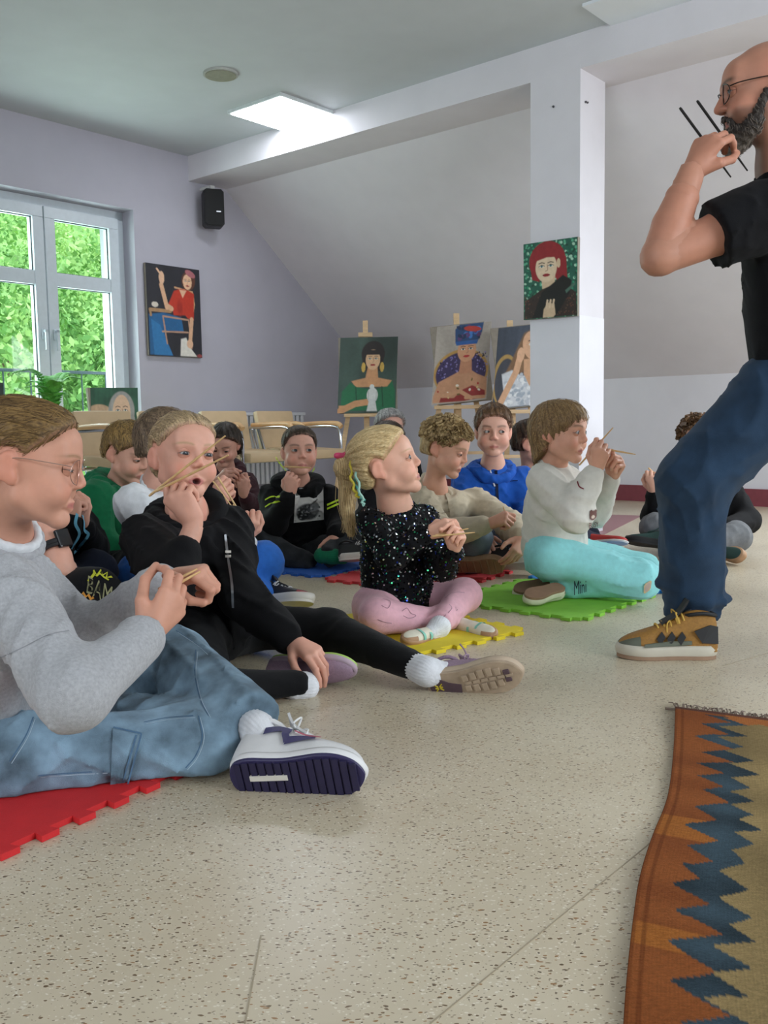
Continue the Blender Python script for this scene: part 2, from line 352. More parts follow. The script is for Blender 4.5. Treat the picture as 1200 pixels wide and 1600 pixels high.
# ------------------------------------------------------------------ painted colours on fine grids
M_PAINT = mat('oil_paint', 'ffffff', rough=.5, var=.10, scale=45, bump=.3, bscale=160, attr='col')
M_PRINT = mat('textile_print', 'ffffff', rough=.8, var=.06, scale=60, bump=.3, bscale=600, attr='col', spec=.2)
class Paint:
    """colours over unit coordinates (u right, v down), like a brush on canvas"""
    def __init__(s, U, V, base, asp=1.): s.u = U; s.v = V; s.asp = asp; s.c = np.tile(np.array(lin(base)), (len(U), 1))
    def mix(s, m, col):
        m = np.clip(m, 0, 1)[:, None]; s.c = s.c*(1-m)+np.array(lin(col))*m; return s
    def ell(s, cx, cy, rx, ry, col, rot=0., soft=.15):
        x = (s.u-cx); y = (s.v-cy)*s.asp; ca, sa = math.cos(rot), math.sin(rot); a = (x*ca+y*sa)/rx; b = (-x*sa+y*ca)/(ry*s.asp)
        return s.mix((1-np.sqrt(a*a+b*b))/soft+.5, col)
    def poly(s, pts, col, soft=0.012):
        x, y = s.u, s.v; ins = np.zeros(len(x), bool); d = np.full(len(x), 9.); n = len(pts)
        for i in range(n):
            (x0, y0), (x1, y1) = pts[i], pts[(i+1) % n]
            c = ((y0 > y) != (y1 > y)); xx = x0+(y-y0)*(x1-x0)/((y1-y0) if y1 != y0 else 1e-9); ins ^= c & (x < xx)
            ex, ey = x1-x0, y1-y0; t = np.clip(((x-x0)*ex+(y-y0)*ey)/(ex*ex+ey*ey+1e-12), 0, 1); d = np.minimum(d, np.hypot(x-x0-t*ex, y-y0-t*ey))
        return s.mix(np.where(ins, d, -d)/soft+.5, col)
    def line(s, pts, w, col, soft=.008):
        d = np.full(len(s.u), 9.)
        for (x0, y0), (x1, y1) in zip(pts[:-1], pts[1:]):
            ex, ey = x1-x0, (y1-y0)*s.asp; t = np.clip(((s.u-x0)*ex+(s.v-y0)*s.asp*ey)/(ex*ex+ey*ey+1e-12), 0, 1); d = np.minimum(d, np.hypot(s.u-x0-t*ex, (s.v-y0)*s.asp-t*ey))
        return s.mix((w/2-d)/soft+.5, col)
    def noise(s, amp, fx, fy, seed=0):
        g = np.random.default_rng(seed); n = 0
        for i in range(4): n = n + np.sin(s.u*fx*g.uniform(.5, 2)+s.v*fy*g.uniform(-1, 1)+g.uniform(0, 6)+np.sin(s.v*fy*g.uniform(.5, 1.5)+i))
        s.c = s.c*(1+amp*n/4)[:, None]; return s
    def dots(s, n, r, cols, box, seed=0):
        g = np.random.default_rng(seed)
        for i in range(n):
            x, y = g.uniform(box[0], box[2]), g.uniform(box[1], box[3]); s.ell(x, y, r*g.uniform(.7, 1.4), r*g.uniform(.6, 1.1)/s.asp, cols[i % len(cols)], g.uniform(0, 3), .4)
        return s
def face(p, cx, cy, w, h, skin, lip, hair=None, turn=0., eye='3a4a4a', shade=None):
    p.ell(cx, cy, w, h, skin, 0, .06)
    if shade: p.ell(cx-w*.75, cy+h*.1, w*.35, h*.8, shade, 0, .9)
    for sx in (-1, 1):
        ex = cx+sx*w*.42+turn*w*.2
        p.line([(ex-w*.26, cy-h*.30), (ex, cy-h*.36), (ex+w*.26, cy-h*.30)], w*.07, '3a2a24'); p.ell(ex, cy-h*.10, w*.24, h*.085, 'e6dfd2', 0, .2); p.ell(ex+turn*w*.05, cy-h*.10, w*.10, h*.085, eye, 0, .2); p.line([(ex-w*.27, cy-h*.10), (ex, cy-h*.19), (ex+w*.27, cy-h*.10)], w*.05, '2a1f1c')
    nx = cx+turn*w*.25
    p.line([(nx+w*.10, cy-h*.2), (nx+w*.14, cy+h*.18), (nx-w*.06, cy+h*.25)], w*.05, '8f5f4c'); p.ell(nx, cy+h*.52, w*.34, h*.10, lip, 0, .2); p.line([(nx-w*.33, cy+h*.52), (nx+w*.33, cy+h*.52)], w*.035, '5a1c1c')
def canvas_obj(name, label, tl, tr, bl, paint, nu, nv, thick=.022, parts=True):
    """stretched canvas given by three corners (world), painted side towards the viewer"""
    tl, tr, bl = map(np.asarray, (tl, tr, bl)); ax = tr-tl; ay = bl-tl; nrm = unit(np.cross(ay, ax)); nrm = nrm if nrm@(CAM-tl) > 0 else -nrm
    c = tl+(ax+ay)/2; root = empty(name, c, label, 'painting')
    MB().box(c-nrm*(thick/2+.0005), unit(ax), unit(np.cross(nrm, unit(ax))), nrm, np.linalg.norm(ax)/2, np.linalg.norm(ay)/2, thick/2).build('canvas_edge', mat('canvas_side', '8d8579', .8), root)
    U, Vv = np.meshgrid(np.linspace(0, 1, nu+1), np.linspace(0, 1, nv+1)); U = U.ravel(); Vv = Vv.ravel()
    P = tl + np.outer(U, ax) + np.outer(Vv, ay) + nrm*.001
    F = np.array([[j*(nu+1)+i, (j+1)*(nu+1)+i, (j+1)*(nu+1)+i+1, j*(nu+1)+i+1] for j in range(nv) for i in range(nu)])
    if np.cross(ay, ax)@nrm < 0: F = F[:, ::-1]
    asp = np.linalg.norm(ay)/np.linalg.norm(ax)
    mesh_np('painted_canvas', P, F, M_PAINT, root, False, np.clip(paint(U, Vv, asp), 0, 1))
    return root, nrm
def art_seated(U, V, a):
    p = Paint(U, V, '23232a', a).noise(.2, 9, 9)
    p.poly([(.02, .55), (.30, .52), (.62, .56), (.66, .72), (.30, .72), (.34, .98), (.02, .99)], '1f5c8c'); p.noise(.08, 20, 6, 2); p.poly([(.06, .60), (.22, .66), (.44, .99), (.10, .99)], '2b72a8')
    p.line([(.05, .50), (.42, .50)], .05, 'a5815c'); p.line([(.05, .50), (.06, .56)], .04, 'a5815c'); p.ell(.14, .44, .06, .03, 'cfc6b8')
    p.line([(.52, .23), (.85, .26), (.88, .40), (.83, .55)], .025, 'c99a72'); p.line([(.28, .56), (.76, .58), (.80, .90)], .025, 'b08a72'); p.line([(.28, .57), (.34, .86)], .025, 'b08a72'); p.line([(.26, .73), (.74, .72)], .025, 'b08a72')
    p.poly([(.50, .27), (.62, .24), (.74, .24), (.88, .28), (.86, .58), (.74, .56), (.70, .53), (.48, .54), (.46, .47), (.36, .46)], 'b8331f'); p.ell(.60, .45, .05, .08, '9c2618', 0, .8)
    p.poly([(.60, .25), (.74, .25), (.66, .34)], 'd8ab8a'); p.line([(.36, .46), (.27, .22)], .075, 'd2a684'); p.line([(.38, .45), (.44, .47)], .08, 'd2a684'); p.ell(.28, .14, .05, .07, 'dcb292'); p.line([(.26, .10), (.20, .05)], .03, 'dcb292')
    p.line([(.82, .57), (.78, .80)], .07, 'd2a684'); p.ell(.78, .14, .13, .11, '5a3324', .3); face(p, .76, .155, .085, .085, 'dcb08e', 'a8322c'); p.ell(.82, .06, .10, .035, 'a8646a', .4)
    p.poly([(.60, .80), (.70, .78), (.76, .88), (.90, .99), (.58, .99)], 'd6d2c8'); p.ell(.77, .85, .06, .05, 'dcb292'); p.ell(.95, .98, .05, .02, '8a3a3a'); return p.c
def art_green(U, V, a):
    p = Paint(U, V, '3c5148', a).noise(.25, 8, 7, 3); p.ell(.8, .15, .3, .3, '2a3a34', 0, 1.)
    p.ell(.58, .22, .20, .17, '221a17', 0, .1); p.poly([(.38, .20), (.78, .20), (.74, .45), (.42, .45)], '221a17')
    p.poly([(.50, .38), (.66, .38), (.68, .54), (.92, .58), (.86, .66), (.30, .66), (.22, .58), (.46, .54)], 'c89468')
    p.poly([(.06, .72), (.20, .60), (.32, .66), (.60, .70), (.84, .66), (.92, .58), (.98, .72), (.99, .97), (.05, .97)], '1d6a44'); p.noise(.12, 16, 9, 5)
    for x in (.30, .75): p.line([(x, .66), (x+.03, .92)], .02, '124a30')
    face(p, .58, .30, .125, .135, 'd9b189', 'a83c34'); p.poly([(.42, .17), (.74, .17), (.72, .235), (.44, .235)], '221a17')
    for x in (.42, .74): p.ell(x, .40, .035, .065, 'c9a64e')
    p.line([(.02, .98), (.30, .88), (.50, .86)], .11, 'c89468'); p.poly([(.02, .90), (.12, .90), (.10, .99), (.02, .99)], 'c89468')
    p.ell(.59, .77, .095, .10, 'd5d8d4', 0, .1); p.poly([(.54, .82), (.64, .82), (.68, .98), (.50, .98)], 'cdd1ce'); p.ell(.58, .66, .04, .035, 'd5d8d4'); p.line([(.52, .72), (.52, .84)], .012, 'a8b0ac'); p.line([(.66, .72), (.66, .84)], .012, 'a8b0ac'); return p.c
def art_turban(U, V, a):
    p = Paint(U, V, 'a8a096', a).noise(.12, 10, 8, 7)
    p.ell(.50, .62, .50, .30, 'b08a4a', 0, .04); p.ell(.50, .63, .46, .27, '3a2f55', 0, .05); p.dots(170, .014, ['8a82b0', '221c38', '6a62a0'], (.08, .38, .98, .86), 4)
    p.poly([(.02, .90), (.10, .72), (.36, .64), (.48, .60), (.68, .60), (.80, .66), (.98, .72), (.99, .94), (.60, .99), (.02, .98)], 'bd8c6a'); p.noise(.08, 9, 9, 3)
    p.poly([(.48, .46), (.68, .46), (.70, .64), (.46, .64)], 'b58060')
    face(p, .58, .34, .17, .15, 'c79470', 'b03030'); p.poly([(.34, .06), (.42, .0), (.86, .0), (.84, .12), (.78, .22), (.36, .24)], '27466f'); p.dots(22, .04, ['3f74b8', '1f3050', '5a3a6a'], (.38, .02, .82, .20), 9); p.ell(.66, .07, .16, .035, 'b03a30', .15); p.poly([(.36, .22), (.78, .22), (.76, .27), (.38, .27)], '2a5a9a')
    p.poly([(.56, .84), (.72, .80), (.96, .88), (.97, .97), (.60, .99), (.14, .98), (.16, .92), (.40, .94)], '8c2a26'); p.dots(14, .022, ['c9b27a', 'ded6c4', 'a8322c', '6a5a2a'], (.10, .72, .90, .94), 12)
    p.line([(.20, .90), (.50, .86), (.72, .96)], .07, 'c2926e'); p.line([(.95, .96), (.62, .95)], .06, 'c2926e'); return p.c
def art_white(U, V, a):
    p = Paint(U, V, '3d4552', a).noise(.2, 7, 8, 2)
    p.ell(.25, .66, .30, .32, 'a8894e', 0, .05); p.ell(.26, .68, .25, .29, '3d3f48', 0, .06)
    p.poly([(.62, .10), (.92, .02), (1., .02), (1., .5), (.50, .62), (.22, .60), (.34, .46), (.48, .28)], '7c5c40', .04); p.noise(.15, 26, 3, 5)
    p.ell(.86, .26, .24, .19, 'd3a684', -.3, .06); p.line([(.74, .20), (.96, .17)], .025, '4a3426'); p.ell(.82, .24, .07, .022, 'e0d8cc'); p.ell(.84, .24, .03, .022, '39404a'); p.line([(.92, .22), (.97, .32), (.90, .33)], .02, 'a5765a'); p.ell(.88, .38, .08, .022, 'a84840')
    p.poly([(.16, .58), (.40, .54), (.62, .62), (.90, .62), (1., .58), (1., .99), (.30, .99)], 'c9ccd0', .02); p.dots(60, .05, ['b4bac2', 'dfe1e2', '9fa9b4'], (.22, .60, .98, .98), 3)
    p.poly([(.66, .42), (.98, .42), (.98, .58), (.84, .76), (.68, .60)], 'c99c78'); p.line([(.14, .98), (.50, .56), (.56, .40)], .15, 'd0a380'); p.ell(.58, .36, .09, .09, 'd6aa88'); p.noise(.04, 8, 8, 1); return p.c
def art_red(U, V, a):
    p = Paint(U, V, '1f5a48', a); p.dots(330, .022, ['2f8a66', 'a5cdb4', '16402f', '5aa884'], (0, 0, 1, 1), 8)
    p.ell(.45, .26, .34, .26, '8c1f24', 0, .05); p.poly([(.13, .26), (.32, .26), (.30, .52), (.16, .48)], '8c1f24'); p.poly([(.60, .26), (.80, .22), (.82, .50), (.62, .54)], '8c1f24'); p.noise(.10, 30, 3, 6)
    p.poly([(.34, .46), (.60, .44), (.58, .66), (.36, .66)], 'd3b898'); face(p, .43, .34, .20, .19, 'dcc4a6', 'a02028', eye='3f6a74'); p.poly([(.22, .14), (.64, .12), (.66, .22), (.44, .21), (.22, .25)], '8c1f24'); p.ell(.66, .30, .035, .06, 'd3b898')
    p.poly([(.02, .76), (.34, .62), (.70, .54), (.98, .70), (.99, .99), (.01, .99)], '33241d'); p.dots(130, .012, ['5a4434', '1d1410', '6a3a2a'], (.03, .70, .98, .98), 5)
    p.poly([(.34, .66), (.62, .52), (.74, .46), (.90, .54), (.86, .70), (.60, .99), (.16, .99)], '15130f'); p.poly([(.78, .66), (.97, .56), (.96, .60), (.80, .70)], '4a6a5a')
    p.poly([(.36, .99), (.38, .88), (.46, .80), (.58, .82), (.60, .96), (.56, .99)], 'cdb292'); 
    for x in (.43, .49, .55): p.line([(x, .86), (x+.02, .77)], .035, 'd6bd9e')
    return p.c
def art_grey(U, V, a):
    p = Paint(U, V, '24513c', a).noise(.35, 5, 22, 4); p.ell(.20, .48, .30, .20, 'b5987c', .2, .1)
    p.ell(.64, .40, .28, .34, '93938f', 0, .06); p.poly([(.38, .5), (.92, .5), (.98, 1.), (.36, 1.)], '93938f'); p.noise(.15, 40, 4, 6); face(p, .64, .42, .19, .30, 'cfae92', '9c5044'); return p.c
def easel_frame(label, c, right, nrm, z_shelf, zt, w=.34):
    """wooden painter's easel standing behind a canvas: c = foot point, right/nrm = horizontal axes"""
    M_WOOD = mat('pale_easel_wood', 'd8b98f', .55, var=.14, scale=12, stretch=(1, 1, 6))
    root = empty('easel', c, label, 'easel', 'wooden easels along the low wall'); P = lambda a, b, z: c + right*a + nrm*b + V3(0, 0, z)
    for sx in (-1, 1): MB().bar(P(sx*.26, .05, 0), P(sx*.05, -.03-.20*(zt*.86-z_shelf), zt*.86), .035, .022, right).build('leg', M_WOOD, root)
    MB().bar(P(0, -.50, 0), P(0, -.05-.20*(zt*.84-z_shelf), zt*.84), .035, .022, right).build('rear_leg', M_WOOD, root)
    MB().bar(P(0, .0, z_shelf-.14), P(0, -.035-.22*(zt-z_shelf), zt), .04, .02, right).build('mast', M_WOOD, root)
    MB().box(P(0, .045-.01, z_shelf-.012), right, nrm, ZUP, w/2, .035, .012).build('shelf', M_WOOD, root)
    MB().box(P(0, -.01-.22*(zt-z_shelf), zt-.11), right, nrm, ZUP, .055, .03, .016).build('top_clamp', M_WOOD, root)
    MB().bar(P(-.20, .015, z_shelf*.55), P(.20, .015, z_shelf*.55), .03, .02, nrm).build('crossbar', M_WOOD, root)
    return root
# hung paintings
def on_v(x, y, V): d = ray(x, y); return CAM + d*(V/(d@D1))
def on_u(x, y, U): d = ray(x, y); return CAM + d*(U/(d@D2))
canvas_obj('hung_painting', 'painting of a woman in red blouse and blue trousers on the left wall', on_v(227, 410, VW-.03), on_v(311, 422, VW-.03), on_v(233, 555, VW-.03), art_seated, 90, 130)
canvas_obj('hung_painting', 'portrait of a woman with a red bob hung on the white pillar', on_u(818, 382, 4.40), on_u(902, 370, 4.40), on_u(819, 500, 4.40), art_red, 96, 130)
# paintings on easels
def easel_set(tl, tr, bl, Y, lean, art, la, le, zt_px, nu=96, nv=130, dw=.34):
    TL, TR = W(*tl, Y), W(*tr, Y); BL = W(*bl, Y-lean); root, n = canvas_obj('easel_painting', la, TL, TR, BL, art, nu, nv)
    right = TR-TL; right[2] = 0; right = unit(right); nh = n.copy(); nh[2] = 0; nh = unit(nh); mid = BL + (TR-TL)/2
    zt = W((tl[0]+tr[0])/2, zt_px, Y+.05)[2]
    easel_frame(le, V3(mid[0], mid[1], 0) - nh*.035, right, nh, BL[2]-.004, zt, dw)
easel_set((532, 528), (622, 526), (527, 646), 7.25, .12, art_green, 'painting of a woman in green holding a white dove on an easel', 'pale wooden easel carrying the green woman painting', 500)
easel_set((683, 511), (768, 502), (674, 633), 6.55, .12, art_turban, 'painting of a woman in blue turban against a purple chair', 'pale wooden easel carrying the blue turban painting', 489)
easel_set((779, 513), (845, 506), (769, 640), 6.35, .12, art_white, 'painting of a long haired woman in white partly behind the pillar', 'pale wooden easel half hidden behind the white pillar', 500)
canvas_obj('leaning_painting', 'painting of a grey haired woman standing behind the beige chairs', on_v(141, 606, 5.42), on_v(215, 606, 5.42), on_v(143, 700, 5.38), art_grey, 70, 90)
canvas_obj('leaning_painting', 'dark edged canvas just showing at the left edge under the window', on_v(-60, 596, 5.42), on_v(5, 598, 5.42), on_v(-58, 700, 5.38), lambda U, V, a: Paint(U, V, '2c3a34', a).noise(.3, 5, 8).c, 30, 40)

# loudspeaker on its bracket
sp = empty('wall_speaker', RM(4.66, 5.45, 2.0), 'black loudspeaker mounted high on the left wall', 'speaker')
M_BLKP = mat('black_plastic', '101114', .5, var=.1)
c0 = on_v(334, 325, 5.44); fx = unit(D2*.85 + V3(0, 0, 0) - D1*.5); fn = unit(np.cross(fx, ZUP)); fn = fn if fn@(CAM-c0) > 0 else -fn
bx = MB(); bx.prism([c0+fx*a-fn*.09+ZUP*b for a, b in ((-.075, -.115), (-.055, -.135), (.055, -.135), (.075, -.115), (.075, .115), (.055, .135), (-.055, .135), (-.075, .115))], fn*.11); bx.build('cabinet', M_BLKP, sp, bevel=.008)
gr = MB(); gr.prism([c0+fx*a+fn*.021+ZUP*b for a, b in ((-.07, -.108), (-.05, -.128), (.05, -.128), (.07, -.108), (.07, .108), (.05, .128), (-.05, .128), (-.07, .108))], fn*.012); gr.build('grille', mat('speaker_grille', '08090b', .7, bump=.8, bscale=900), sp, bevel=.004)
MB().box(c0+fx*.03+fn*.034-ZUP*.03, fx, ZUP, fn, .016, .004, .001).build('badge', mat('badge_silver', '9a9da2', .35, .8), sp)
mbk = MB(); mbk.bar(c0+ZUP*.13-fn*.04, c0+ZUP*.165-fn*.04, .03, .03, fx); mbk.bar(c0+ZUP*.16-fn*.04, c0+ZUP*.16-fn*.04+D1*.13, .03, .02, fx); mbk.build('bracket', mat('bracket_white', 'c9c9c6', .5), sp)

# radiator under the sloping end of the left wall
ra = empty('radiator', RM(4.9, VW-.08, .15), 'white ribbed radiator on the left wall behind the chairs', 'radiator'); M_RAD = mat('radiator_enamel', 'c9cbd0', .4, var=.04)
MB().rbox(4.35, 5.45, VW-.035, VW-.02, .16, .70).build('back_panel', M_RAD, ra)
MB().rbox(4.34, 5.46, VW-.12, VW-.02, .69, .715).build('top_grille', M_RAD, ra, bevel=.004)
for k in range(22): MB().rbox(4.36+k*.05, 4.392+k*.05, VW-.115, VW-.036, .15, .69).build('rib', M_RAD, ra, bevel=.006)

# beige armchairs in a row: chrome tube, wooden armrests
def make_chair(name='armchair'):
    M_UP = mat('beige_leatherette', 'c2a986', .5, var=.06, scale=14, bump=.2, bscale=400); M_CH = mat('chrome_tube', 'c8ccd2', .12, 1., var=.02); M_AW = mat('beech_armrest', 'd2a877', .4, var=.12, scale=10)
    r = bpy.data.objects.new(name, None); COL.objects.link(r)
    X, Y, Z = V3(1, 0, 0), V3(0, -1, 0), ZUP                 # seat faces -Y locally
    def pad(nm, c, ax, ay, az, hx, hy, hz, bulge):
        mb = MB(); mb.box(c, ax, ay, az, hx, hy, hz); o = mb.build(nm, M_UP, None, True, bevel=.016); o.parent = r; return o
    pad('seat', V3(0, -.02, .415), X, V3(0, 1, .04), unit(V3(0, -.04, 1)), .195, .23, .032, 0)
    pad('backrest', V3(0, .235, .575), X, unit(V3(0, .20, 1)), unit(V3(0, 1, -.20)), .198, .145, .022, 0)
    for s in (-1, 1):
        t = smoothcurve([V3(s*.215, -.20, .012), V3(s*.215, .20, .012)], 3)
        mb = MB(); mb.tube(smoothcurve([V3(s*.215, .24, .014), V3(s*.215, -.12, .014), V3(s*.215, -.22, .06), V3(s*.215, -.20, .35), V3(s*.215, -.19, .55), V3(s*.215, -.13, .60), V3(s*.215, .10, .60), V3(s*.205, .22, .60)], 6), .0125, 10); o = mb.build('frame_tube', M_CH, None, True); o.parent = r
        mb = MB(); mb.tube(smoothcurve([V3(s*.216, -.205, .595), V3(s*.216, -.16, .620), V3(s*.216, 0, .622), V3(s*.212, .20, .615)], 6), .018, 10); o = mb.build('armrest', M_AW, None, True); o.parent = r
    mb = MB(); mb.tube([V3(-.215, -.10, .375), V3(.215, -.10, .375)], .011); mb.tube([V3(-.215, .14, .375), V3(.215, .14, .375)], .011); mb.tube([V3(-.215, .14, .375), V3(-.215, .22, .60)], .011); mb.tube([V3(.215, .14, .375), V3(.215, .22, .60)], .011); o = mb.build('cross_tube', M_CH, None, True); o.parent = r
    return r
ch0 = make_chair()
CH = [(3.22, 4.98, .0, 'beige armchair nearest the window, in front of the grey haired portrait'), (3.70, 5.0, .04, 'beige armchair second from the window, behind the boy in white'), (4.20, 5.02, -.02, 'beige armchair third from the window, behind the girl in maroon'), (4.74, 5.06, .10, 'beige armchair in front of the radiator, farthest from the window')]
for i, (u, v, dr, lab) in enumerate(CH):
    o = ch0 if i == 0 else copy_tree(ch0); p = RM(u, v-.25, 0); o.location = Vector(p)
    o.rotation_euler = (0, 0, math.atan2(D2[1], D2[0]) + dr); props(o, lab, 'chair', 'beige armchairs along the left wall')

# fern on the window ledge
fe = empty('potted_fern', RM(3.22, 5.35, .55), 'green fern with arching fronds standing before the window', 'plant')
M_FERN = mat('fern_green', '4f9a34', .6, var=.3, scale=40); fc = on_v(82, 640, 5.35)
stn = MB(); stn.disc(V3(fc[0], fc[1], 0), ZUP, .11, .02, 20); stn.tube([V3(fc[0], fc[1], .02), V3(fc[0], fc[1], fc[2]-.22)], .018); stn.build('stand', M_BLKP, fe)
MB().tube([fc-ZUP*.22, fc-ZUP*.06], [.07, .10], 20).build('pot', mat('clay_pot', '7a4a36', .8), fe, True)
g = np.random.default_rng(2)
for k in range(12):
    a = g.uniform(0, 6.28); ln = g.uniform(.20, .40); up = g.uniform(1.1, 1.9); d = V3(math.cos(a), math.sin(a), 0)
    sp_ = smoothcurve([fc-ZUP*.08, fc + d*ln*.12 + ZUP*ln*.40*up*.6, fc + d*ln*.32 + ZUP*ln*.62*up*.6, fc + d*ln*.62 + ZUP*ln*.58*up*.6], 7); mb = MB(); mb.tube(sp_, .0022, 4)
    for i in range(3, len(sp_)-1):
        t = unit(sp_[i+1]-sp_[i-1]); s_ = unit(np.cross(t, ZUP)); w = .055*math.sin(math.pi*(i/len(sp_))**.7)+.008
        for q in (-1, 1): p0 = sp_[i]; mb.add([p0-t*.007, p0+s_*q*w*.5-t*.006+ZUP*.004, p0+s_*q*w+t*.012, p0+s_*q*w*.5+t*.010+ZUP*.004, p0+t*.007], [[0, 1, 2, 3, 4]])
    mb.build('frond', M_FERN, fe)

# foam puzzle mats
def puzzle(label, corners, color, tw=.034):
    p = [np.array([c[0], c[1]]) for c in corners]; out = []
    for i in range(4):
        a, b = p[i], p[(i+1) % 4]; L_ = np.linalg.norm(b-a); d = (b-a)/L_; n = np.array([d[1], -d[0]]); k = max(3, int(L_/(tw*2))); st = L_/k
        for j in range(k):
            for (q, h) in ((.0, 0), (.22, 0), (.17, .020), (.63, .020), (.58, 0)): out.append(a + d*(j+q+.1)*st + n*h)
    z0, z1 = .0005, .0105; nn = len(out)
    v = [(*q, z0) for q in out] + [(*q, z1) for q in out]; f = [list(range(nn))[::-1], list(range(nn, 2*nn))] + [[i, (i+1) % nn, nn+(i+1) % nn, nn+i] for i in range(nn)]
    me = bpy.data.meshes.new('foam_mat'); me.from_pydata([tuple(map(float, q)) for q in v], [], f); me.update()
    bm = bmesh.new(); bm.from_mesh(me); bmesh.ops.triangulate(bm, faces=[q for q in bm.faces if len(q.verts) > 4]); bmesh.ops.recalc_face_normals(bm, faces=bm.faces); bm.to_mesh(me); bm.free()
    return props(link('foam_mat', me, mat('eva_foam_'+color, color, .75, var=.06, scale=30, bump=.35, bscale=500)), label, 'play mat', 'foam puzzle mats on the floor')
def sq(a, b, side=None, left=True):
    a = a[:2]; b = b[:2]; d = b-a
    if side: d = d/np.linalg.norm(d)*side; b = a+d
    n = np.array([-d[1], d[0]])*(1 if left else -1); q = [a, b, b+n, a+n]; return q if left else q[::-1]
gA, gB = G(905, 971), G(1020, 931)
puzzle('green foam puzzle mat under the kneeling girl', sq(gA, gB), '7dbb37')
d_ = (gB-gA)[:2]; nrm_ = np.array([-d_[1], d_[0]]); e_ = d_/np.linalg.norm(d_)*.012
puzzle('blue foam puzzle mat beyond the green one, behind the standing man', [gB[:2]+e_*2.8, gB[:2]+e_*2.8+d_, gB[:2]+e_*2.8+d_+nrm_, gB[:2]+e_*2.8+nrm_], '2f7fc4')
puzzle('yellow foam puzzle mat under the girl in sequins', sq(G(818, 989), G(650, 1026), .53, False), 'd8c21f')
rl_, rr_ = G(509, 908)[:2], G(798, 894)[:2]; c_ = (rl_+rr_)/2; h_ = (rr_-rl_)/2; pp = np.array([h_[1], -h_[0]])
puzzle('red foam puzzle mat under the boy with curly hair', [rl_, c_+pp, rr_, c_-pp], 'cc3a3e')
puzzle('blue foam puzzle mat under the boy with neon stripes', sq(G(497, 903), G(562, 889), .53), '2a62bd')
puzzle('red foam puzzle mat under the girl in jeans', sq(G(-30, 1350), G(257, 1219), .56), 'c81f24')
puzzle('green foam puzzle mat under the black and red sneaker', sq(G(478, 950), G(300, 975), .5, False), '2e9a4a')

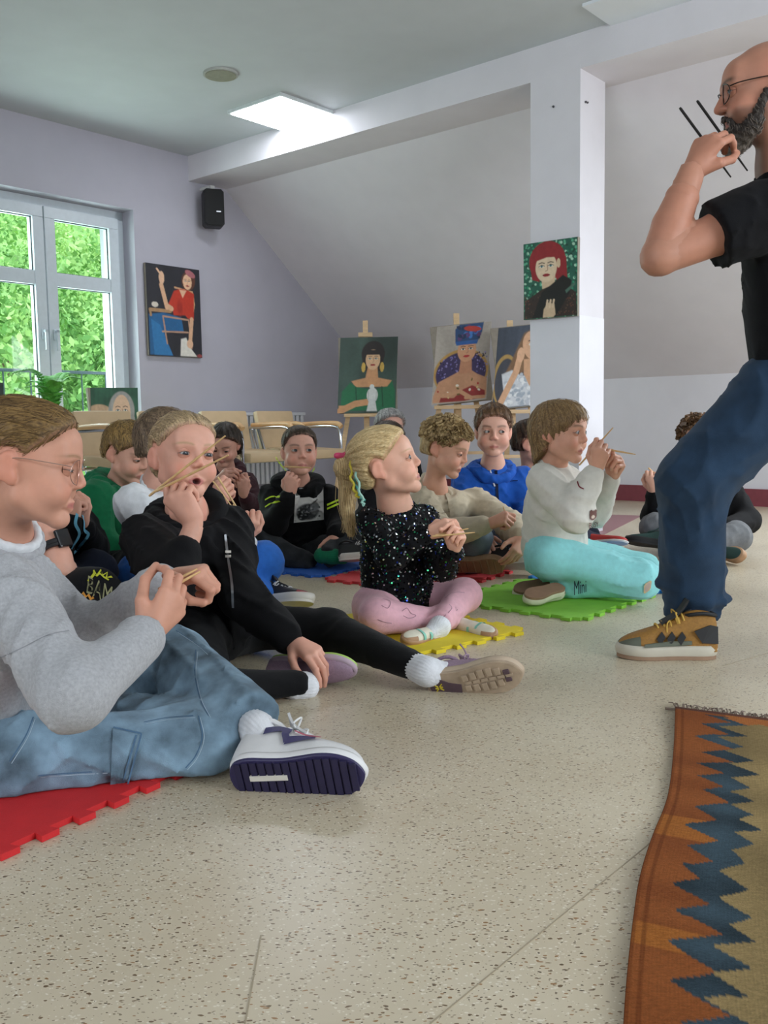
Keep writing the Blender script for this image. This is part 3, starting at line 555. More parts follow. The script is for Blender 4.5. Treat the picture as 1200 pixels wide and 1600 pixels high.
# kilim rug at the lower right
def kilim():
    edge = smoothcurve([G(x, y) for x, y in ((1055, 1113), (1052, 1180), (1044, 1246), (1022, 1310), (1000, 1380), (990, 1440), (979, 1540), (972, 1640), (964, 1800))], 14)
    d = G(1200, 1131)-G(1055, 1113); d[2] = 0; d = unit(d); Lw, nu = .95, 150; n = len(edge); g = np.random.default_rng(4)
    ts = np.concatenate([[0], np.cumsum([np.linalg.norm(edge[i+1]-edge[i]) for i in range(n-1)])]); nv = 270; tt = np.linspace(0, ts[-1], nv+1)
    E = np.stack([np.interp(tt, ts, [p[k] for p in edge]) for k in range(3)], 1)
    s = np.concatenate([np.linspace(0, .22, 121), np.linspace(.23, Lw, 30)]); nu = len(s)-1
    U, T = np.meshgrid(s, tt); U = U.ravel(); T = T.ravel(); P = np.repeat(E, nu+1, 0) + np.outer(U, d)
    P[:, 2] = .004 + .003*(np.sin(T*21+U*9)+1)*.5 + .004*np.clip(np.sin(T*9+1), 0, 1)*np.exp(-U*9)
    col = np.tile(np.array(lin('7c4422')), (len(U), 1)); mixc = lambda m, c: col*(1-np.clip(m, 0, 1)[:, None]) + np.array(lin(c))*np.clip(m, 0, 1)[:, None]
    nz = lambda f, ph: np.sin(T*f+ph+2*np.sin(T*f*.37+ph)); rows = np.floor(T/.006)
    col = mixc(.5+.5*nz(37, 1), '8a4f28'); col = mixc((nz(13, 2) > .82)*.7, 'a5662c')
    def tri(t, per, ph): x = ((t+ph)/per) % 1; return np.abs(2*x-1)
    per = .068; wv = 1+.25*np.sin(T*6+1)
    Tq = np.floor(T/.0045)*.0045
    lb = .046 + .048*tri(Tq+.010*np.sin(Tq*17), per, .0)*wv + .007*np.sin(Tq*31)+.004*np.sin(Tq*73); rb = .136 - .040*tri(Tq+.012*np.sin(Tq*13), per*.9, .02)*wv + .007*np.sin(Tq*23+1)+.004*np.sin(Tq*61)
    blue = (U > lb) & (U < rb) & (T > .03); beige = (U >= rb)
    col = mixc(beige*1., '85714c'); col = np.where(beige[:, None], col*(1+.18*nz(19, 3)+.10*np.sin(U*40+T*5))[:, None], col)
    top = (T < .05+.02*np.sin(U*38)**2)&(U > .10); col = mixc(top*1., '9c5e30')
    col = mixc(blue*1., '33424b'); col = np.where(blue[:, None], col*(1+.30*nz(43, 5)+.1*np.sin(U*90))[:, None], col)
    col = mixc((np.abs(U-.014) < .003)*.55, '5f2f14'); col = mixc((U < .005)*.6, '6a3618'); col = mixc((T < .016)*.85, '4a3430')
    col *= (1+.10*np.sin(T*1400)*np.sin(U*1400))[:, None]
    F = np.array([[j*(nu+1)+i, (j+1)*(nu+1)+i, (j+1)*(nu+1)+i+1, j*(nu+1)+i+1] for j in range(nv) for i in range(nu)])
    root = empty('kilim_rug', edge[0], 'orange and blue zigzag kilim rug on the floor at lower right', 'rug')
    m = mat('woven_wool', 'ffffff', .95, var=.22, scale=150, bump=.9, bscale=420, attr='col', spec=.1, stretch=(1, 2.2, 1))
    o = mesh_np('woven_field', P, F, m, root, True, np.clip(col, 0, 1))
    md = o.modifiers.new('thickness', 'SOLIDIFY'); md.thickness = .004; md.offset = 1
    mb = MB(); back = unit(edge[0]-edge[3])
    for k in range(260):
        a = edge[0] + d*(k/260*Lw) + V3(0, 0, .006); q = back*g.uniform(.025, .058) + d*g.uniform(-.022, .022); mb.tube([a, a+q*.5+V3(0, 0, .006), a+q+V3(0, 0, -.003)], [.0016, .0014, .0008], 4)
    mb.tube([edge[0]+V3(0, 0, .006), edge[0]-d*.02+back*.006+V3(0, 0, .004)], .003, 6)
    mb.build('fringe', cloth_fringe, root)['kind'] = 'stuff'
cloth_fringe = mat('wool_fringe', '7a6a5e', .9, var=.2)
kilim()
# ------------------------------------------------------------------ bodies: smooth solids meshed by surface nets
class Sdf:
    def __init__(s, k=.02): s.p = []; s.k = k; s.disp = None; s.cuts = []
    def cone(s, a, b, ra, rb=None, k=None, op='u'):
        a = np.asarray(a, float); b = np.asarray(b, float); rb = ra if rb is None else rb
        m = max(ra, rb); s.p.append(('c', np.minimum(a, b)-m, np.maximum(a, b)+m, (a, b, ra, rb), s.k if k is None else k, op)); return s
    def flat(s, a, b, ra, rb, k=None, off=.012):          # cone with a flat open end at b
        s.cone(a, b, ra, rb, k); q = s.p[-1]; s.p[-1] = ('f',)+q[1:3]+((q[3]+(off,)),)+q[4:]; return s
    def ell(s, c, r, R=None, k=None, op='u'):           # R rows = local axes
        c = np.asarray(c, float); r = np.asarray(r, float)*np.ones(3); R = np.eye(3) if R is None else np.asarray(R)
        e = np.sqrt(((R*r[:, None])**2).sum(0)); s.p.append(('e', c-e, c+e, (c, r, R), s.k if k is None else k, op)); return s
    def chain(s, pts, rs, k=None):
        for i in range(len(pts)-1): s.cone(pts[i], pts[i+1], rs[i], rs[i+1], k)
        return s
    @staticmethod
    def dist(kind, A, P):
        if kind == 'f':
            a, b, ra, rb, off = A; return np.maximum(Sdf.dist('c', A[:4], P), (P-b)@((b-a)/np.linalg.norm(b-a)) - off)
        if kind == 'c':
            a, b, ra, rb = A; ba = b-a; l2 = ba@ba
            if l2 < 1e-10: return np.sqrt(((P-a)**2).sum(-1)) - max(ra, rb)
            pa = P-a; t = np.clip((pa@ba)/l2, 0, 1)
            return np.sqrt(((pa - t[..., None]*ba)**2).sum(-1)) - (ra + (rb-ra)*t)
        c, r, R = A; q = (P-c)@R.T; k0 = np.sqrt(((q/r)**2).sum(-1)); k1 = np.sqrt(((q/(r*r))**2).sum(-1))
        return k0*(k0-1)/np.maximum(k1, 1e-6)
    @staticmethod
    def blend(D, d, k, op):
        if op == 's': return -Sdf.blend(-D, d, k, 'u')
        h = np.maximum(k-np.abs(D-d), 0)/k; return np.minimum(D, d) - h*h*k*.25
    @staticmethod
    def cut(D, c, P):
        if isinstance(c, tuple): return -Sdf.blend(-D, -c[0](P), c[1], 'u')
        return np.maximum(D, c(P))
    def at(s, P):
        P = np.asarray(P, float); D = np.full(P.shape[:-1], .3)
        for kind, lo, hi, A, k, op in s.p: D = s.blend(D, s.dist(kind, A, P), k, op)
        if s.disp is not None: D = D + s.disp(P)
        for c in s.cuts: D = s.cut(D, c, P)
        return D
    def grad(s, P, e=.002):
        g = np.stack([s.at(P+np.eye(3)[i]*e)-s.at(P-np.eye(3)[i]*e) for i in range(3)], -1)
        return g/np.maximum(np.linalg.norm(g, axis=-1, keepdims=True), 1e-9)
    def bounds(s, pad):
        u = [q for q in s.p if q[5] == 'u']
        return np.min([q[1] for q in u], 0)-pad, np.max([q[2] for q in u], 0)+pad
    def mesh(s, res, lo=None, hi=None):
        l, h = s.bounds(.02)
        if lo is not None: l = np.maximum(l, lo); h = np.minimum(h, hi)
        n = np.maximum(((h-l)/res).astype(int)+2, 3)
        ax = [l[i]+res*np.arange(n[i]) for i in range(3)]
        D = np.full(n, .1, np.float32)
        for kind, plo, phi, A, k, op in s.p:
            m = k+2.5*res+.006
            i0 = np.maximum(np.floor((plo-m-l)/res).astype(int), 0); i1 = np.minimum(np.ceil((phi+m-l)/res).astype(int)+1, n)
            if (i1 <= i0).any(): continue
            sl = tuple(slice(a, b) for a, b in zip(i0, i1))
            P = np.stack(np.meshgrid(*[ax[i][sl[i]] for i in range(3)], indexing='ij'), -1)
            D[sl] = s.blend(D[sl], s.dist(kind, A, P).astype(np.float32), k, op)
        if s.disp is not None or s.cuts:
            idx = np.where(np.abs(D) < .05); P = np.stack([ax[i][idx[i]] for i in range(3)], -1); d = D[idx]
            if s.disp is not None: d = d + s.disp(P)
            for c in s.cuts: d = s.cut(d, c, P)
            D[idx] = d
            if s.cuts:                                   # deep inside: keep the cuts there as well
                idx = np.where(D <= -.05); P = np.stack([ax[i][idx[i]] for i in range(3)], -1); d = D[idx]
                for c in s.cuts: d = s.cut(d, c, P)
                D[idx] = d
        return surfnet(D, l, res)
def surfnet(D, org, res):
    S = D < 0
    c = [S[i:D.shape[0]-1+i, j:D.shape[1]-1+j, k:D.shape[2]-1+k] for i in (0, 1) for j in (0, 1) for k in (0, 1)]
    cnt = sum(x.astype(np.int8) for x in c); act = (cnt > 0) & (cnt < 8)
    idx = np.argwhere(act)
    if len(idx) == 0: return np.zeros((0, 3)), np.zeros((0, 4), int)
    corner = np.array([(i, j, k) for i in (0, 1) for j in (0, 1) for k in (0, 1)])
    val = np.stack([D[tuple((idx+q).T)] for q in corner], 1)
    acc = np.zeros((len(idx), 3)); w = np.zeros(len(idx))
    for a in range(8):
        for b in range(a+1, 8):
            if np.abs(corner[a]-corner[b]).sum() != 1: continue
            va, vb = val[:, a], val[:, b]; m = (va < 0) != (vb < 0)
            t = np.where(m, va/np.where(m, va-vb, 1), 0)
            acc += np.where(m[:, None], corner[a]+(corner[b]-corner[a])*t[:, None], 0); w += m
    V = org + res*(idx + acc/w[:, None])
    ids = np.full(act.shape, -1, np.int64); ids[tuple(idx.T)] = np.arange(len(idx))
    F = []
    for a in range(3):
        b, d = (a+1) % 3, (a+2) % 3
        sl0 = [slice(None)]*3; sl1 = [slice(None)]*3; sl0[a] = slice(0, -1); sl1[a] = slice(1, None)
        s0, s1 = S[tuple(sl0)], S[tuple(sl1)]
        e = np.argwhere(s0 != s1); flip = s1[tuple(e.T)]
        ok = (e[:, b] > 0) & (e[:, d] > 0) & (e[:, b] < D.shape[b]-1) & (e[:, d] < D.shape[d]-1); e = e[ok]; flip = flip[ok]
        q = []
        for (ob, od) in ((-1, -1), (0, -1), (0, 0), (-1, 0)):
            g = e.copy(); g[:, b] += ob; g[:, d] += od; q.append(ids[tuple(g.T)])
        q = np.stack(q, 1); q[flip] = q[flip][:, ::-1]; F.append(q)
    F = np.concatenate(F); F = F[(F >= 0).all(1)]
    return V, F
def folds(amp, seed, freq=95.):
    """creases: a few soft swells and sharper ridges that fade in and out"""
    g = np.random.default_rng(seed); d = g.normal(size=(8, 3)); d /= np.linalg.norm(d, axis=1)[:, None]; ph = g.uniform(0, 6, 8); fr = freq*g.uniform(.55, 1.25, 8)
    def f(P):
        w = 1.6*np.sin(P@d[5]*freq*.30+ph[5]) + 1.1*np.sin(P@d[6]*freq*.5+ph[6]); o = 0
        for i in range(3):
            gate = np.clip(.5+.8*np.sin(P@d[i+3 if i < 2 else 7]*freq*.22+ph[i+3]), 0, 1)
            o = o + gate*(1-np.abs(np.sin(P@d[i]*fr[i]*.5+ph[i]+w)))**2.2
        return -amp*(o-.45) - amp*.6*np.sin(P@d[7]*freq*.25+ph[7])
    return f
def frame(fwd, up):                                     # rows: side (person's right), forward, up
    f = unit(fwd); x = unit(np.cross(f, up)); return np.array([x, f, np.cross(x, f)])
def loc(c, R, p, s=1.): return np.asarray(c) + (np.asarray(p)*s)@R
# ---- head ------------------------------------------------------------------------------------------------
def head_sdf(c, R, s, neck, mouth=0., male=0., ears=True, chub=0.):
    S = Sdf(.02*s); L = lambda *p: loc(c, R, p, s)
    E = lambda p, r, k=.02, op='u', Rl=None: S.ell(L(*p), np.array(r)*s, R if Rl is None else Rl@R, k*s, op)
    E((0, -.014, .028), (.073, .093, .079)); E((0, .026, -.026-.002*male), (.060+.004*chub, .060, .077+.003*male), .03)
    for x in (-1, 1):
        S.cone(L(x*.047, .004, -.058), L(x*.014, .064, -.096-.004*male), (.021+.003*chub)*s, .014*s, .022*s)
        E((x*.036, .058, -.044), (.027+.004*chub, .027, .028), .02)
    E((0, .069, -.096-.004*male), (.016, .014, .013), .018)
    E((0, .066, .040), (.050, .022, .030), .03)
    br = .0075+.004*male
    for x in (-1, 1): S.cone(L(x*.010, .083, .016), L(x*.042, .071, .017), br*s, br*.85*s, .016*s)
    for x in (-1, 1): E((x*.032, .096, -.002), (.019, .016, .0125), .012, 's')
    n = .86+.28*male
    S.cone(L(0, .085, .008), L(0, .0995+.0045*male, -.026-.004*male), .0070*s*n, .0092*s*n, .011*s)
    for x in (-1, 1): E((x*.0105*n, .0915+.0025*male, -.032-.001*male), (.0078, .010, .007), .007)
    for x in (-1, 1): E((x*.006, .0955+.0025*male, -.0395-.001*male), (.0032, .004, .003), .002, 's')
    dz = -.010*mouth
    for x in (-1, 1):
        S.cone(L(0, .0850, -.0625), L(x*.021, .0765, -.0675), .0044*s, .0035*s, .006*s)
        S.cone(L(0, .0834, -.0742+dz), L(x*.020, .0760, -.0685), .0054*s, .0035*s, .006*s)
    S.cone(L(-.019, .0855, -.0685+dz*.5), L(0, .0955, -.0680+dz*.5), .0016*s, .0016*s, .002*s, 's'); S.cone(L(.019, .0855, -.0685+dz*.5), L(0, .0955, -.0680+dz*.5), .0016*s, .0016*s, .002*s, 's')
    if mouth: E((0, .088, -.0685+dz*.5), (.008+.004*mouth, .022, .010*mouth), .003, 's')
    if ears:
        for x in (-1, 1):
            a = .35*x; ca, sa = math.cos(a), math.sin(a)
            Rl = np.array([[ca, sa, 0], [-sa, ca, 0], [0, 0, 1]])@np.array([[1, 0, 0], [0, .97, -.22], [0, .22, .97]])
            E((x*.0765, -.020, -.008), (.0070, .0175, .0275), .006, 'u', Rl); E((x*.071, -.010, -.028), (.008, .010, .014), .008)
            E((x*.0865, -.018, -.004), (.0062, .0110, .0185), .003, 's', Rl)
    S.cone(L(0, -.022, -.062), neck, (.039+.008*male)*s, (.044+.010*male)*s, .03*s)
    return S
def head_color(V, c, R, s, skin, lip, brow, mouth=0., brow_w=1., beard=None, flush=1.):
    q = (V-c)@R.T/s; x, y, z = q.T; col = np.tile(skin, (len(V), 1)); ax = np.abs(x)
    def mixc(m, t): nonlocal col; m = np.clip(m, 0, 1)[:, None]; col = col*(1-m)+np.asarray(t)*m
    red = np.array(skin)*np.array([1.06, .72, .68])
    mixc(.55*flush*np.exp(-((ax-.042)**2+(z+.040)**2)/.00035)*(y > .02), red)
    mixc(.45*flush*np.exp(-((x)**2/.0002+(z+.030)**2/.0002))*(y > .09), red)
    mixc(.5*np.exp(-((ax-.080)**2/.0001)), red)
    mixc(.35*np.exp(-((ax-.032)**2/.0004+(z+.004)**2/.00012))*(y > .05), np.array(skin)*np.array([.80, .62, .58]))
    dz = -.010*mouth
    lipw = np.clip(1-(ax/.0225)**2, 0, 1)
    m = (y > .06)*np.exp(-np.clip(np.abs(z+.0685-dz*.5)-(.0045+.006*mouth)*lipw, 0, 1)**2/.0000035)*(lipw > .02)*np.clip(lipw*3, 0, 1)
    mixc(m*.85, lip)
    mixc((y > .06)*np.exp(-((z+.0683-dz*.5)**2/(.0000022)))*np.clip(1-(ax/.021)**2, 0, 1)*.6, np.array(lip)*.4)
    if mouth: mixc((y > .045)*(y < .088)*np.exp(-((ax/.010)**2+((z+.0685-dz*.5)/(.0085*mouth))**2)**2), (.05, .012, .012))
    if brow is not None:
        zb = .019 + .004*np.clip(1-((ax-.036)/.022)**2, 0, 1)
        mixc((y > .04)*np.exp(-((z-zb)/(.0040*brow_w))**2)*np.clip((ax-.010)/.006, 0, 1)*np.clip((.058-ax)/.010, 0, 1)*.85, brow)
    if beard is not None:
        b = np.clip((-.060+.30*ax-z)/.012, 0, 1)*np.clip((y+.01)/.02, 0, 1); b = b*(1-np.clip(m*1.6, 0, 1)); mixc(b*.55, beard)
    return col
def lid_patch(c, R, s, x, openu, openl, skin, squeeze=1.):
    """upper and lower eyelid shells over one eyeball"""
    ce = loc(c, R, (x*.0315, .0712, -.002), s); r = .0158*s; V = []; Fc = []; C = []
    for (e0, e1, up) in ((1.25, openu, 1), (-1.2, -openl, 0)):
        nu, nv = 20, 7; base = len(V)
        for i in range(nu+1):
            t = -1+2*i/nu
            az = t*1.6; op = max(0., math.cos(min(abs(az)/.98, 1)*math.pi/2))**.6; edge = e1*op + (0 if op > 0 else 0.) + (.02 if up else -.02)*0 - .10*(1-op)*(1 if up else 1)
            for j in range(nv+1):
                q = j/nv; el = e0 + (edge-e0)*q; rr = r*(1.0 + (.05 if j == nv else .0))
                d = V3(math.sin(az)*math.cos(el), math.cos(az)*math.cos(el), math.sin(el))
                V.append(ce + (d*rr)@R)
                k = (j >= nv-0) if up else False
                C.append(np.array((.05, .03, .025)) if k else np.array(skin)*((.86, .78, .76) if j >= nv-2 else (.97, .94, .93)))
        for i in range(nu):
            for j in range(nv):
                f = [base+i*(nv+1)+j, base+(i+1)*(nv+1)+j, base+(i+1)*(nv+1)+j+1, base+i*(nv+1)+j+1]
                Fc.append(f if up else f[::-1])
    return np.array(V), np.array(Fc), np.array(C)
_eye_faces = None
def eyeball(c, R, s, x, look, iris, parent):
    ce = loc(c, R, (x*.0315, .0712, -.002), s); r = .0150*s
    d = unit(look); xx = unit(np.cross(d, ZUP)); yy = np.cross(xx, d)
    V = [ce + d*r]; C = [(.01, .01, .01)]; rings = [.12, .2, .26, .34, .48, .56, .7, 1.0, 1.4]; n = 16
    for a in rings:
        for k in range(n):
            t = 2*math.pi*k/n; V.append(ce + (d*math.cos(a) + (xx*math.cos(t)+yy*math.sin(t))*math.sin(a))*r)
            C.append((.012, .011, .012) if a < .22 else (np.array(iris) if a < .55 else ((.12, .11, .11) if a < .57 else (.42, .39, .38))))
    f = [[0, 1+k, 1+(k+1) % n] for k in range(n)]
    for i in range(len(rings)-1):
        f += [[1+i*n+k, 1+(i+1)*n+k, 1+(i+1)*n+(k+1) % n, 1+i*n+(k+1) % n] for k in range(n)]
    return mesh_np('eye', V, f, M_EYE, parent, True, np.array(C))
# ---- hands -----------------------------------------------------------------------------------------------
HP = {  # curls of index..little (mcp, pip, dip), thumb: where its tip goes
 'pinch': ([(40, 62, 25), (62, 78, 40), (70, 85, 45), (74, 88, 45)], ('index', 1.0)),
 'pinch_open': ([(42, 48, 18), (46, 58, 25), (48, 62, 25), (46, 60, 25)], ('index', 1.0)),
 'pinch_soft': ([(34, 40, 16), (38, 46, 20), (42, 52, 22), (46, 54, 24)], ('index', 1.0)),
 'fist': ([(68, 92, 50), (74, 95, 55), (78, 96, 55), (80, 95, 55)], ('index', .35)),
 'hold': ([(50, 80, 35), (66, 90, 50), (72, 92, 50), (76, 92, 50)], ('index', .6)),
 'relaxed': ([(18, 22, 12), (24, 30, 15), (28, 34, 16), (30, 36, 18)], ('side', 0)),
 'point': ([(6, 18, 10), (62, 85, 40), (70, 88, 45), (74, 88, 45)], ('index', .3)),
 'hang': ([(25, 30, 18), (32, 38, 20), (38, 42, 20), (42, 45, 22)], ('side', 0)),
}
def hand_pts(wr, R, s, pose, spread=1.):
    """R rows: towards the thumb, along the fingers, out of the back of the hand"""
    curls, th = HP[pose] if isinstance(pose, str) else pose
    L = lambda *p: loc(wr, R, p, s)
    mcp = [(.027, .086, 0), (.009, .091, .003), (-.010, .087, .001), (-.027, .078, -.003)]
    ln = [(.043, .026, .020), (.047, .029, .021), (.043, .027, .021), (.034, .020, .018)]
    sp = [.12, .03, -.05, -.14]; fingers = []
    for m, l, c, a in zip(mcp, ln, curls, sp):
        p = np.array(m); P = [L(*p)]; t = 0
        for q, g in zip(l, c):
            t += math.radians(g); k = a*spread*max(math.cos(t), .0)
            d = unit((k, math.cos(t), -math.sin(t))); p = p + d*q; P.append(L(*p))
        fingers.append(P)
    cmc = L(.016, .016, -.010); mc = L(.042, .048, -.018)
    kind, fr = th
    if kind == 'index':
        f = fingers[0]; tgt = f[3]*fr + f[1]*(1-fr) if fr >= .99 or fr < .99 else f[3]
        tip = tgt + (L(0, 0, -.012 if fr > .8 else -.004)-L(0, 0, 0)) + (R[0]*.004*s if fr > .8 else R[0]*.012*s)
        mid = (mc+tip)/2 + unit(R[0]*1.0 - R[2]*.2)*.010*s
    else:
        mid = L(.060, .075, -.022); tip = L(.068, .102, -.024)
    return fingers, (cmc, mc, mid, tip)
def hand_sdf(S, wr, R, s, pose, spread=1., arm=None):
    F, T = hand_pts(wr, R, s, pose, spread); L = lambda *p: loc(wr, R, p, s)
    if arm is not None: S.cone(arm, L(0, .006, 0), .0285*s, .0225*s, .006*s)
    for f, r in zip(F, (.0125, .0128, .012, .0112)):
        S.cone(L(0, .012, 0)*.75 + f[0]*.25, f[0], .0165*s, r*s*.98, .012*s)
    S.cone(L(.010, .018, -.010), T[1], .017*s, .0125*s, .014*s); S.cone(L(-.018, .02, -.008), L(-.024, .062, -.008), .013*s, .011*s, .014*s)
    for f, r in zip(F, (.0093, .0096, .0092, .0082)):
        S.chain(f, [r*s*1.08, r*s, r*s*.92, r*s*.80], .0025*s)
    S.chain(T[1:], [.0118*s, .0100*s, .0084*s], .004*s)
    return F, T
# ---- hair ------------------------------------------------------------------------------------------------
def hair_sdf(c, R, s, thick=.010, fringe=0., nape=-.055, side=.0, top=0., disp=.0025, strands=70, pole=(0, -.10, .03), seed=0, extra=None, soft=.012, earcut=.028):
    S = Sdf(.012*s); L = lambda *p: loc(c, R, p, s)
    S.ell(L(0, -.016, .030+top*.4), np.array((.0735+thick, .0935+thick, .079+thick+top*.6))*s, R, .02*s)
    S.ell(L(0, -.045, -.020), np.array((.064+thick*.6, .052+thick*.6, .055))*s, R, .03*s)
    S.ell(L(0, .035, .045), np.array((.061+thick, .046+thick, .052+thick*.8))*s, R, .025*s)
    if extra: extra(S, L)
    P0 = np.array(pole, float); pa = unit(P0)
    bx = unit(np.cross(pa, (0, .3, 1.))); by = np.cross(pa, bx)
    def hl(P):
        q = (P-c)@R.T/s; x, y, z = q[..., 0], q[..., 1], q[..., 2]; ax = np.abs(x)
        # hairline: a slanted front edge, rounded to the temples, and the edge behind the ears down to the nape
        p1 = (.068-fringe-z) - (.072-y)*.95 + (.25*np.clip(ax-.05, 0, 1) if fringe < .02 else 0)
        p1 = np.minimum(p1, (y + .020 - side)*1.0 + np.clip(-.02-z, 0, 1)*.6)
        p2 = (nape - z) - (-.05-y)*.15; p3 = np.where(ax > .04, earcut - np.sqrt((y+.018)**2+((z+.008)*.8)**2), -1) if earcut else -1
        return np.maximum(np.maximum(p1, p2), p3)*s*.75
    if extra is None or not getattr(extra, 'nocut', False): S.cuts.append((hl, soft*s))
    def dp(P):
        q = (P-c)@R.T/s; a = np.arctan2(q@bx, q@by); rr = np.linalg.norm(np.cross(q, pa), axis=-1)
        return -disp*s*(np.sin(a*strands+3*np.sin(a*7+seed)+40*(q@pa)*.2)*.6 + np.sin(a*strands*.37+seed+2*np.sin((q@pa)*30)))*np.clip(rr/.05, 0, 1)
    S.disp = dp; S.hl = hl
    return S
def strand_mesh(HS, c, R, s, v, n, ln, pole, inward, base, hi, lift=.004, wid=.0011, seed=1):
    """fine locks lying on the hair, combed towards (or away from) the pole"""
    g = np.random.default_rng(seed); P = v[g.choice(len(v), n)]; pw = loc(c, R, pole, s); Q = [P]; ln = ln*s*g.uniform(.5, 1.2, (n, 1)); jit = g.normal(size=(n, 3))*.18; lf = g.uniform(-.001, lift, (n, 1))*s
    for k in range(5):
        nr = HS.grad(P, .004); d = (pw-P)*(1 if inward else -1); d = d/np.linalg.norm(d, axis=1)[:, None] + jit; d -= nr*(d*nr).sum(1)[:, None]; d /= np.maximum(np.linalg.norm(d, axis=1)[:, None], 1e-6)
        P = P + d*ln/5; P = P - HS.grad(P, .004)*(np.clip(HS.at(P), -.02, .02)[:, None] - lf*(k+1)/5); Q.append(P)
    nr = HS.grad(Q[2], .004); V = []
    for k in range(6):
        t = Q[min(k+1, 5)]-Q[max(k-1, 0)]; sd = np.cross(t, nr); sd /= np.maximum(np.linalg.norm(sd, axis=1)[:, None], 1e-9); w = wid*(1-.85*k/5); V += [Q[k]+nr*.0008-sd*w, Q[k]+nr*.0016, Q[k]+nr*.0008+sd*w]
    V = np.stack(V, 1).reshape(-1, 3); b = np.arange(n)[:, None]*18; F = np.concatenate([b + np.array([[3*k+j, 3*k+j+1, 3*k+j+4, 3*k+j+3]]) for k in range(5) for j in (0, 1)])
    m = g.uniform(0, 1.15, (n, 1)); C = np.array(base)*(1-m)+np.array(hi)*m
    return V, F, np.repeat(C, 18, 0)
def hair_color(V, c, R, s, base, hi, pole=(0, -.10, .03), strands=90, seed=0):
    q = (V-c)@R.T/s; pa = unit(pole); bx = unit(np.cross(pa, (0, .3, 1.))); by = np.cross(pa, bx)
    a = np.arctan2(q@bx, q@by); n = .5+.25*np.sin(a*strands+seed+2*np.sin(q@pa*25))+.25*np.sin(a*strands*2.3+1.3*np.sin(a*13+seed))
    n = n[:, None]; return np.array(base)*(1-n)+np.array(hi)*n
